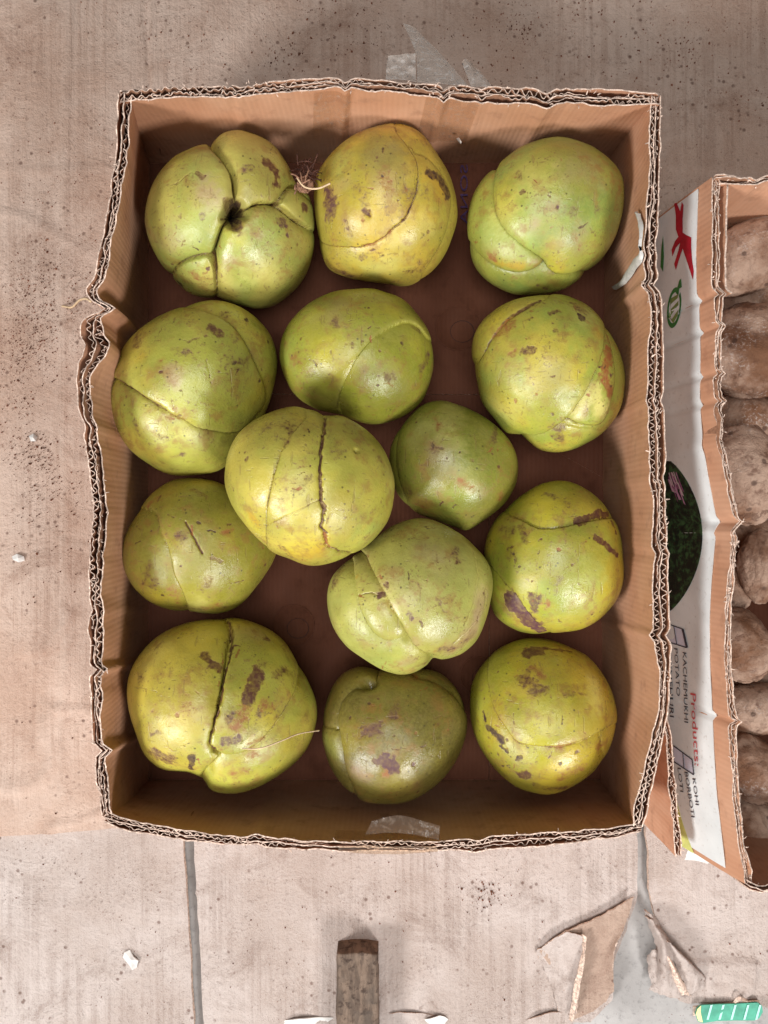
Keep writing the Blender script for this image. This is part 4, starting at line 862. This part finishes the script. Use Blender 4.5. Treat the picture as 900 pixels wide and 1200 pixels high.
LOW[12] = fruit('biggest fruit with a cracked tongue-shaped flap and rust blotches, front left corner', None,
  [(254.7,725.7),(281,725.7),(310.7,736),(332,752),(346,773.7),(361,797.7),(370.7,827),(368,856),(353,885.7),(326.7,908),(300,923),(273,930),(249,927),(238,915),(222.7,905),(193,902),(172,886),(160,859),(150.7,827),(150.7,797.7),(164,768),(188,744),(220,731)],
  [S([(266,715),(267,728),(272,744),(270.7,765.7),(265,787),(258.7,819),(252,848),(248,864),(252,876),(265,883),(284,877.7),(305,861.7),(326.7,837.7),(342.7,808),(348,781.7),(347,768),(370,740),(320,690)], d=.0026, L=.009, a=.0013, k=.6, lip=.12),
   S([(266,715),(266,760),(252,848),(249,876),(256,887),(241,899),(234,912),(222,940),(120,910),(100,790),(180,700)], d=.005, L=.010, a=.0024, k=.2, lip=.1)],
  [([(267,728),(272,744),(270.7,765.7),(265,787),(258.7,819),(252,848),(248,864),(252,876)], 3.0, .0012, .7, .9)],
  [('brown', [(299,790),(291,812),(286,822)], 7, .9, .4), ('rust', [(297,795),(282,835),(274,850)], 7, .7, .6), ('brown', [(242,773),(249,783),(257,785)], 5, .85, .3), ('rust', [(222,826),(226,836)], 10, .5, .7), ('rust', [(190,832)], 7, .5, .7), ('brown', [(180,880),(200,888)], 12, .7, .6), ('dark', [(229,880),(227,895)], 5, .95, .3), ('purple', [(262,868),(275,862)], 7, .65, .5), ('rust', [(288,868),(300,862)], 4, .6, .6), ('purple', [(304,835),(318,832)], 7, .5, .8), ('brown', [(310,752)], 4, .6), ('brown', [(330,765)], 4, .5), ('rust', [(275,907),(295,900)], 8, .4, .8), ('brown', [(355,840)], 8, .5, .8), ('brown', [(166,790),(172,800)], 7, .4, .8), ('brown', [(160,820)], 7, .4, .8), ('brown', [(285,728),(305,736)], 5, .5, .7), ('dark', [(266,838)], 2, .9), ('yellow', [(250,760)], 25, .25, .9)],
  lin(164, 166, 74), lin(180, 168, 74), 12, .95, [(244, 899, 8, .003)])
LOW[13] = fruit('dull olive fruit with a violet bruise and dark top notch, middle of front row', None,
  [(419,782),(443,784),(462.5,784),(486,783),(512,787),(532,802.5),(543.8,826),(547,850),(540.5,878),(525,906.5),(503.7,926),(482,938),(458,942.5),(430,940),(406,926),(389,902),(379.5,874),(378,848),(384.5,817.7),(397.5,794)],
  [S([(448,770),(443,794),(432,802),(415,806),(402,822),(397.5,841.5),(399.7,856.7),(402,878),(406,904),(417,932),(430,970),(540,960),(580,880),(575,870),(552,841),(543.5,832),(529.7,813),(508,798),(486,794),(470,780)], d=.0045, L=.008, a=.0020, k=.2, lip=.1),
   S([(360,852),(385,853),(393,855),(400,862),(410,940),(360,920)], d=.002, L=.006, a=.0016, k=.2, lip=.2)],
  [], [('purple', [(452,889),(460,895)], 8, .9, .3), ('purple', [(483,893.5)], 3.2, .9, .3), ('grey', [(454,856)], 5, .5, .5), ('olive', [(450,830),(480,820)], 22, .5, .9), ('brown', [(435,818),(450,816)], 4, .4, .8), ('brown', [(508,850)], 4, .5, .6), ('dark', [(414,843)], 2, .8), ('dark', [(433,824)], 1.8, .8), ('brown', [(400,880),(410,900)], 10, .3, .9), ('brown', [(450,925),(490,915)], 10, .3, .9), ('dark', [(462,862)], 2, .6)],
  lin(128, 124, 58), lin(138, 130, 62), 13, .95, [(431, 799, 9, .009)])
LOW[14] = fruit('fruit with two dark bruises and a trail of dark specks, front right', None,
  [(626.7,748),(648,751),(670,759),(691.7,772),(711,798),(721,826),(722,850),(713,878),(696,902),(674,919),(648,930),(622,928),(600.7,919),(579,899.7),(561.7,873.7),(552,843),(552,806.5),(561.7,782.7),(581,763),(603,752)],
  [S([(578,750),(575,767),(572.5,789),(577,817),(587.7,841),(603,863),(616,870.5),(644,872.6),(670,869),(691.7,860.7),(704.7,855),(722,847),(760,840),(740,740),(640,710),(585,730)], d=.0018, L=.012, a=.0009, k=.6, lip=.25),
   S([(704,855),(703,866),(705,880),(720,900),(770,860),(730,840)], d=.0012, L=.006, a=.0008, k=.4)],
  [([(644,873),(658,872),(672,869)], 1.4, .0004, .3, .8), ([(706,822),(707,838)], 1.2, .0004, .3, .7)],
  [('brown', [(620,768),(632,766)], 8, .9, .4), ('dark', [(624,767)], 5, .7, .5), ('brown', [(632,764),(650,765),(668,766)], 3.6, .85, .5), ('brown', [(620,803),(630,808)], 9, .75, .7), ('purple', [(627,810)], 6, .7, .6), ('dark', [(569,834),(572,845)], 2.6, .95, .5), ('dark', [(574,852),(582,858),(590,866)], 4, .95, .5), ('dark', [(590,873),(596,878)], 2.5, .9), ('dark', [(587,882)], 3, .9), ('dark', [(608,887),(612,884)], 3.5, .95), ('dark', [(591,895),(599,894)], 1.6, .9), ('brown', [(612,906),(620,905)], 5, .8, .5), ('rust', [(700,872)], 8, .75, .6), ('purple', [(674,879)], 3.5, .8), ('dark', [(655,891)], 1.6, .9), ('rust', [(655,908),(680,895)], 9, .45, .8), ('brown', [(630,918),(660,920)], 7, .5, .8), ('brown', [(700,790),(706,805)], 6, .4, .8), ('orange', [(593,842)], 7, .35, .9), ('yellow', [(640,845)], 22, .3, .9), ('green', [(564,830)], 12, .25, .9), ('brown', [(690,905)], 6, .5, .8)],
  lin(158, 158, 60), lin(182, 166, 62), 14, .96)
print('lowest points', {k: round(float(v), 4) for k, v in LOW.items()})

# ------------------------------------------------------------------ small things
M_fib = simple('dry_fibre', lin(146, 108, 86), .9, .3, 500); M_straw = simple('pale_straw', lin(214, 186, 150), .8, .15, 300); M_fibd = simple('dark_fibre', lin(84, 54, 44), .9, .3, 500)
stem = empty('dried_stalk', tuple(P(358, 212, .112)))
tag(stem, 'tuft of dry brown stalk fibres between the two leftmost fruits of the back row', 'stalk')
rg = np.random.default_rng(5)
def strand_bundle(name, mat, n, cx, cy, z, sp, ln, r):
    V, Fc = [], []
    for i in range(n):
        a = rg.uniform(0, 6.28); p0 = P(cx+rg.normal(0, sp*.4), cy+rg.normal(0, sp*.4), z+rg.normal(0, .004)); L = ln*rg.uniform(.4, 1.0)
        d = np.array([math.cos(a), math.sin(a), rg.uniform(-.2, .6)]); d /= np.linalg.norm(d)
        c = rg.normal(0, .35, 3); pts = [p0+d*L*t+c*L*t*t*.6 for t in np.linspace(0, 1, 7)]
        v, f = tube('', pts, r*rg.uniform(.6, 1.3), None, 'raw', 4); k = len(V); V += v; Fc += [tuple(x+k for x in ff) for ff in f]
    V = [np.array(v)-np.array(stem.location) for v in V]
    return mesh_obj(name, V, Fc, mat, stem)
strand_bundle('fibre_tuft', M_fibd, 34, 362, 200, .100, 12, .012, .0005)
strand_bundle('fibre_tuft', M_fib, 22, 356, 215, .114, 9, .008, .0006)
def lump(c, rx, ry, rz, seed, nt=14, npn=20):
    th, ph = np.meshgrid(np.linspace(.02, math.pi-.02, nt), np.arange(npn)*2*math.pi/npn, indexing='ij')
    d = np.stack([np.sin(th)*np.cos(ph), np.sin(th)*np.sin(ph), np.cos(th)], -1)
    r = 1+.45*fbm(d*1.7+seed, 3, seed); V = (d*r[..., None]*np.array([rx, ry, rz])+np.array(c)).reshape(-1, 3)
    idx = np.arange(nt*npn).reshape(nt, npn); n2 = np.roll(idx, -1, 1)
    return V, [tuple(x) for x in np.stack([idx[:-1].ravel(), idx[1:].ravel(), n2[1:].ravel(), n2[:-1].ravel()], 1)]
v, f = lump((0, -.003, -.001), .0060, .0045, .004, 4); mesh_obj('stalk_core', v, f, M_fib, stem)
so = np.array(stem.location)
mesh_obj('straw', *[(lambda t: ([np.array(x)-so for x in t[0]], t[1]))(tube('', catmull([P(348, 208, .120), P(357, 219, .121), P(372, 221, .120), P(387, 215, .124)], 6), .0007, None, 'raw', 5))][0], M_straw, stem)
tag(tube('straw_thread', catmull([P(284, 877, .137), P(305, 877, .141), P(330, 868, .135), P(350, 860, .125), P(374, 856, .105)], 8), .00045, M_straw), 'thin pale thread lying across the biggest fruit at front left', 'thread')
thr = catmull([P(60, 364, .012), P(72, 359, .013), P(84, 360, .03), P(93, 352, .07), P(101, 350, .125), P(106, 353, .141)], 8)
tag(tube('string', thr, .0009, M_straw), 'frayed pale string caught on the buckled left rim of the box', 'string')

# torn plies at the foot of the sheet
M_torn = ground_board('torn_ply_brown', lin(162, 138, 122), lin(178, 154, 138), lin(128, 100, 86), .5)
tp = empty('torn_cardboard', (0, 0, 0))
tag(tp, 'torn and curled brown cardboard ply at the edge of the right slit', 'cardboard')
def ragged(name, rows, th, mat, parent, n=10, edge=None, wob=.0012, seed=0, rag=1.6):
    """curled sheet whose outline is torn: the rim is shaken in the plane, the surface in height"""
    R = np.array([[P(*c) for c in r] for r in rows])
    R = np.array([catmull(r, n) for r in R]); R = np.array([catmull(R[:, j], n) for j in range(R.shape[1])])
    nu, nv = R.shape[:2]
    iu = np.minimum(np.arange(nu), np.arange(nu)[::-1])[:, None]; iv = np.minimum(np.arange(nv), np.arange(nv)[::-1])[None]
    e = np.exp(-np.minimum(iu, iv)/2.0)
    q = R*np.array([1, 1, 0]); k = rag*CZ/F
    R[..., 0] += e*k*fbm(q*420+seed, 3, seed); R[..., 1] += e*k*fbm(q*420+seed+9, 3, seed+1)
    R[..., 2] += wob*fbm(q*150+seed, 3, seed+2)+wob*.5*fbm(q*420+seed, 2, seed+3)
    return sheet_obj(name, R, th, mat, parent, edge, True)
ragged('ply', [[(632, 1114, 0.0091), (660, 1093, 0.0112), (700, 1075, 0.0118), (742, 1051, 0.0130)],
              [(650, 1140, 0.0085), (676, 1122, 0.0087), (706, 1104, 0.0097), (734, 1080, 0.0136)],
              [(662, 1168, 0.0085), (686, 1152, 0.0085), (705, 1138, 0.0094), (720, 1116, 0.0148)],
              [(672, 1194, 0.0085), (690, 1188, 0.0085), (706, 1176, 0.0094), (719, 1160, 0.0130)]], .0012, M_torn, tp, 10, M_cut, .0012, 3)
ragged('curled_flap', [[(628, 1116, 0.0091), (642, 1104, 0.0112), (663, 1093, 0.0130), (683, 1096, 0.0154)],
                      [(640, 1140, 0.0089), (652, 1132, 0.0100), (668, 1124, 0.0118), (684, 1126, 0.0160)],
                      [(650, 1168, 0.0089), (658, 1162, 0.0094), (668, 1158, 0.0112), (679, 1160, 0.0154)],
                      [(655, 1194, 0.0087), (661, 1192, 0.0094), (667, 1190, 0.0106), (674, 1194, 0.0136)]], .0010, M_gB, tp, 10, M_cut, .0016, 7)
ragged('curled_edge', [[(682, 1094, 0.0154), (687, 1098, 0.0172), (686, 1106, 0.0154)], [(683, 1124, 0.0160), (684, 1130, 0.0196), (678, 1133, 0.0172)], [(678, 1158, 0.0154), (678, 1161, 0.0184), (672, 1162, 0.0160)], [(673, 1192, 0.0136), (671, 1196, 0.0154), (667, 1194, 0.0130)]], .0008, M_cut, tp, 8, M_cut, .0012, 9)
cp = empty('crumpled_scrap', (0, 0, 0))
tag(cp, 'crumpled pale cardboard scrap fanned out right of the slit', 'scrap')
ragged('fold', [[(757, 1074, .012), (764, 1078, .020), (772, 1086, .012)], [(768, 1108, .011), (777, 1104, .026), (788, 1108, .010)], [(766, 1146, .010), (780, 1136, .024), (796, 1148, .010)], [(762, 1160, .008), (782, 1168, .013), (803, 1170, .008)]], .0008, M_gB, cp, 9, M_cut, .0030, 5, 2.6)
ragged('fold', [[(777, 1100, .016), (786, 1106, .024), (793, 1114, .010)], [(788, 1122, .014), (800, 1122, .024), (812, 1130, .009)], [(798, 1146, .012), (812, 1138, .020), (828, 1147, .008)], [(806, 1166, .009), (818, 1160, .012), (828, 1157, .008)]], .0008, M_gB, cp, 9, M_cut, .0026, 6, 2.2)
ragged('fold', [[(774, 1112, .020), (780, 1116, .026), (785, 1122, .018)], [(786, 1140, .016), (791, 1138, .024), (797, 1144, .014)], [(797, 1168, .010), (803, 1166, .014), (810, 1168, .009)]], .0008, M_cut, cp, 8, M_cut, .002, 16, 2.0)
ragged('fold', [[(759, 1120, .009), (766, 1112, .018), (775, 1116, .010)], [(760, 1136, .009), (769, 1128, .017), (778, 1134, .010)], [(763, 1154, .008), (771, 1150, .013), (780, 1156, .009)]], .0008, M_gB, cp, 8, M_cut, .0022, 8, 2.4)
ragged('fold', [[(755, 1066, .009), (762, 1070, .016), (769, 1076, .009)], [(762, 1090, .009), (769, 1088, .019), (778, 1096, .010)]], .0008, M_gB, cp, 8, M_cut, .002, 10, 2.0)

# green card at the bottom right
M_gc = simple('green_card_ink', lin(72, 156, 130), .6, .16, 110); M_ye = simple('pale_yellow_ink', lin(236, 222, 150), .5, .05)
M_ws = simple('pale_stripe_ink', lin(168, 222, 208), .5, .05)
gc = empty('green_card', (0, 0, 0)); tag(gc, 'small mint green card with pale stripes at the bottom right corner', 'card')
def cardz(x): return .0125+.0006*math.sin(x*.08)
def card_piece(name, pts, dz, mat):
    import mathutils
    top = [P(a, b, cardz(a)+dz) for a, b in pts]; bot = [p-np.array([0, 0, .0012 if dz == 0 else .0002]) for p in top]; n = len(pts)
    tri = mathutils.geometry.tessellate_polygon([[Vector(tuple(p)) for p in top]])
    Fc = [tuple(t) for t in tri]+[tuple(n+i for i in t[::-1]) for t in tri]+[(i, (i+1) % n, n+(i+1) % n, n+i) for i in range(n)]
    return mesh_obj(name, list(top)+bot, Fc, mat, gc, False)
card_piece('card', [(817, 1182), (821, 1178), (840, 1177), (860, 1176.5), (888, 1175), (893, 1179), (894, 1186), (890, 1193), (884, 1196), (860, 1196), (840, 1196.5), (824, 1199), (818, 1197), (815, 1188)], 0, M_gc)
card_piece('yellow_band', [(817.5, 1182.5), (821.5, 1178.5), (821, 1186), (823.5, 1198), (818.5, 1196.5), (815.6, 1188)], .0004, M_ye)
for x in (834, 848, 862, 877, 891):
    card_piece('stripe', [(x-1.2, 1177.8), (x+1.2, 1177.6), (x-3.5, 1194.8), (x-6, 1195)], .0004, M_ws)
ce = patch('card_backing', [[(812, 1179, .009), (850, 1176, .010), (880, 1173, .011), (890, 1173, .011)], [(812, 1190, .0075), (850, 1186, .008), (880, 1184, .008), (890, 1184, .008)]], .001, M_cut, gc, 6, None, .0004, 4)
patch('torn_tab', [[(858, 1175, .009), (866, 1168, .014), (876, 1172, .010)], [(860, 1177, .010), (868, 1173, .015), (878, 1174, .011)]], .0006, M_cut, gc, 6, None, .0006, 6)

# weathered wooden post end at the bottom edge
def wood():
    k = N('weathered_wood'); a = k.noise(60, 6, .65, k.pos((3, .7, 1))); b = k.noise(170, 6, .7); g = k.noise(35, 4)
    c = k.mix(k.ramp(a, .38, .62), lin(92, 78, 68), lin(124, 106, 92)); c = k.mix(k.ramp(b, .5, .66, 0, .8), c, lin(52, 40, 35))
    c = k.mix(k.ramp(g, .5, .65, 0, .6), c, lin(92, 82, 74))
    return k.fin(c, .9, k.bump(k.math('ADD', a, b), .7, .0015), .2)
M_wood = wood()
def post():
    nx, ny = 40, 110; zt = .030; V = []; k = CZ/F
    X, Y = np.meshgrid(np.linspace(-1, 1, nx), np.linspace(0, 1, ny), indexing='ij')
    px = 419+X*(24.5+Y*1.5); py = 1117+Y*150
    ez = np.minimum(1, np.minimum((1-np.abs(X))/.16, Y/.022)); h = zt*(.86+.14*np.sqrt(np.clip(1-(1-np.clip(ez, 0, 1))**2, 0, 1)))
    py = py-2.5*(1-X**2)*(1-Y)
    kk = (CZ-h)/F; G = np.stack([(px-450)*kk, -(py-600)*kk, h], -1)
    G[..., 2] += .0012*fbm(G*np.array([220, 90, 0]), 3, 3); G[..., 0] += .0008*fbm(G*120, 3, 8)
    top = G.reshape(-1, 3); idx = np.arange(nx*ny).reshape(nx, ny)
    Fc = [tuple(q) for q in np.stack([idx[:-1, 1:].ravel(), idx[1:, 1:].ravel(), idx[1:, :-1].ravel(), idx[:-1, :-1].ravel()], 1)]
    ring = list(idx[:, 0])+list(idx[-1, 1:])+list(idx[-2::-1, -1])+list(idx[0, -2:0:-1])
    low = top[ring].copy(); low[:, 2] = .001; n = len(top); m = len(ring)
    Fc += [(ring[i], ring[(i+1) % m], n+(i+1) % m, n+i) for i in range(m)]
    return mesh_obj('wooden_bar', np.concatenate([top, low]), Fc, M_wood)
tag(post(), 'weathered brown wooden bar end at the bottom edge of the floor', 'wood')
ps = empty('paper_strip', (0, 0, 0)); tag(ps, 'crumpled white paper strip along the bottom edge beside the wooden bar', 'paper')
patch('paper', [[(320, 1200, .004), (345, 1194, .010), (385, 1192, .009), (392, 1192, .007)], [(300, 1220, .003), (340, 1218, .005), (380, 1216, .006), (395, 1216, .005)]], .0008, M_white, ps, 7, None, .0018, 4)
patch('paper', [[(444, 1188, .006), (470, 1186, .010), (500, 1188, .009), (530, 1196, .006)], [(444, 1204, .005), (470, 1204, .007), (500, 1203, .008), (535, 1204, .005)]], .0008, M_gB, ps, 7, M_cut, .0018, 5)
patch('paper', [[(488, 1197, .007), (505, 1193, .012), (520, 1191, .010), (528, 1196, .006)], [(486, 1212, .006), (505, 1210, .008), (520, 1210, .007), (530, 1208, .005)]], .0006, M_white, ps, 7, None, .002, 6)
patch('paper', [[(612, 1196, .006), (632, 1190, .010), (652, 1186, .010), (670, 1190, .008)], [(606, 1208, .004), (632, 1204, .006), (652, 1202, .006), (672, 1202, .005)]], .0008, M_gB, ps, 7, M_cut, .0015, 7)
# little white scraps
def scrap(pts, z, label, seed):
    c = np.mean(pts, 0); V = [P(a, b, z+.0016*abs(math.sin(i*2.1+seed))) for i, (a, b) in enumerate(pts)]; n = len(V)
    V = V+[P(*c, z+.003)]+[v-np.array([0, 0, .0012]) for v in V]
    Fc = [(i, (i+1) % n, n) for i in range(n)]+[(i, n+1+i, n+1+(i+1) % n, (i+1) % n) for i in range(n)]
    return tag(mesh_obj('paper_scrap', V, Fc, M_white, None, False), label, 'scrap')
scrap([(146, 1116), (152, 1113), (156, 1121), (162, 1126), (160, 1134), (155, 1137), (150, 1129), (144, 1122)], .0088, 'small white scrap on the bottom left cardboard sheet', 1)
scrap([(34, 511), (39, 508), (44, 512), (42, 517), (36, 517)], .0132, 'tiny white scrap on the floor sheet, upper of two left of the box', 2)
scrap([(14, 652), (20, 649), (28, 652), (29, 657), (22, 659), (15, 656)], .0132, 'tiny white scrap on the floor sheet, lower of two left of the box', 3)
scrap([(535, 162), (538, 161), (541, 166), (540, 168)], .085, 'tiny pale shred stuck on the back wall beside the egg-shaped fruit', 4)

# loose dirt on the sheets
def dirt():
    r = np.random.default_rng(21); V, Fc = [], []
    spots = []
    for _ in range(3000):
        x = r.uniform(-20, 920); y = r.uniform(-20, 240); spots.append((x, y, r.uniform(.25, 1.0)))
    for _ in range(7000):
        spots.append((r.normal(45, 38), r.normal(420, 115), r.uniform(.2, 1.0)*r.choice([.5, .7, 1.0])))
    for _ in range(400):
        spots.append((r.uniform(0, 130), r.uniform(100, 960), r.uniform(.25, .9)))
    for _ in range(420):
        spots.append((r.uniform(0, 900), r.uniform(985, 1195), r.uniform(.2, .8)))
    for _ in range(5000):
        spots.append((r.uniform(-10, 910), r.choice([r.uniform(-10, 230), r.uniform(985, 1198)]), r.uniform(.12, .35)))
    for _ in range(14):
        cx, cy = r.choice([(60, 290), (40, 405), (100, 45), (520, 40), (210, 60), (330, 70), (45, 520), (20, 380), (610, 30), (570, 1050), (800, 60), (90, 180), (860, 120), (30, 470)])
        for _ in range(60): spots.append((r.normal(cx, 16), r.normal(cy, 13), r.uniform(.3, 1.2)))
    DN = fbm(np.array([[x*.012, y*.012, 3.0] for x, y, _ in spots]), 3, 77)
    for (x, y, s), dens in zip(spots, DN):
        if r.uniform() > .55+dens*1.1: continue
        z = .0143 if y < 965 else .0094
        if y > 965 and (215 < x < 245 or 735 < x < 765): continue
        s *= .00088*r.choice([.45, .6, .8, 1.0, 1.4]); a = r.uniform(0, 6.28); e = r.uniform(.4, 1); c = P(x, y, z); n = 5; k = len(V)
        for i in range(n):
            t = a+i*2*math.pi/n; q = r.uniform(.7, 1.2); dx, dy = s*q*math.cos(t-a), s*q*e*math.sin(t-a)
            V.append(c+np.array([dx*math.cos(a)-dy*math.sin(a), dx*math.sin(a)+dy*math.cos(a), -.0012]))
        V.append(c+np.array([0, 0, s*.7])); Fc += [(k+i, k+(i+1) % n, k+n) for i in range(n)]
    o = mesh_obj('dirt_crumbs', V, Fc, simple('dirt', lin(134, 92, 72), .95, .35, 160), None, False)
    tag(o, 'brown dirt crumbs scattered over the floor cardboard', 'dirt', kind='stuff')
dirt()
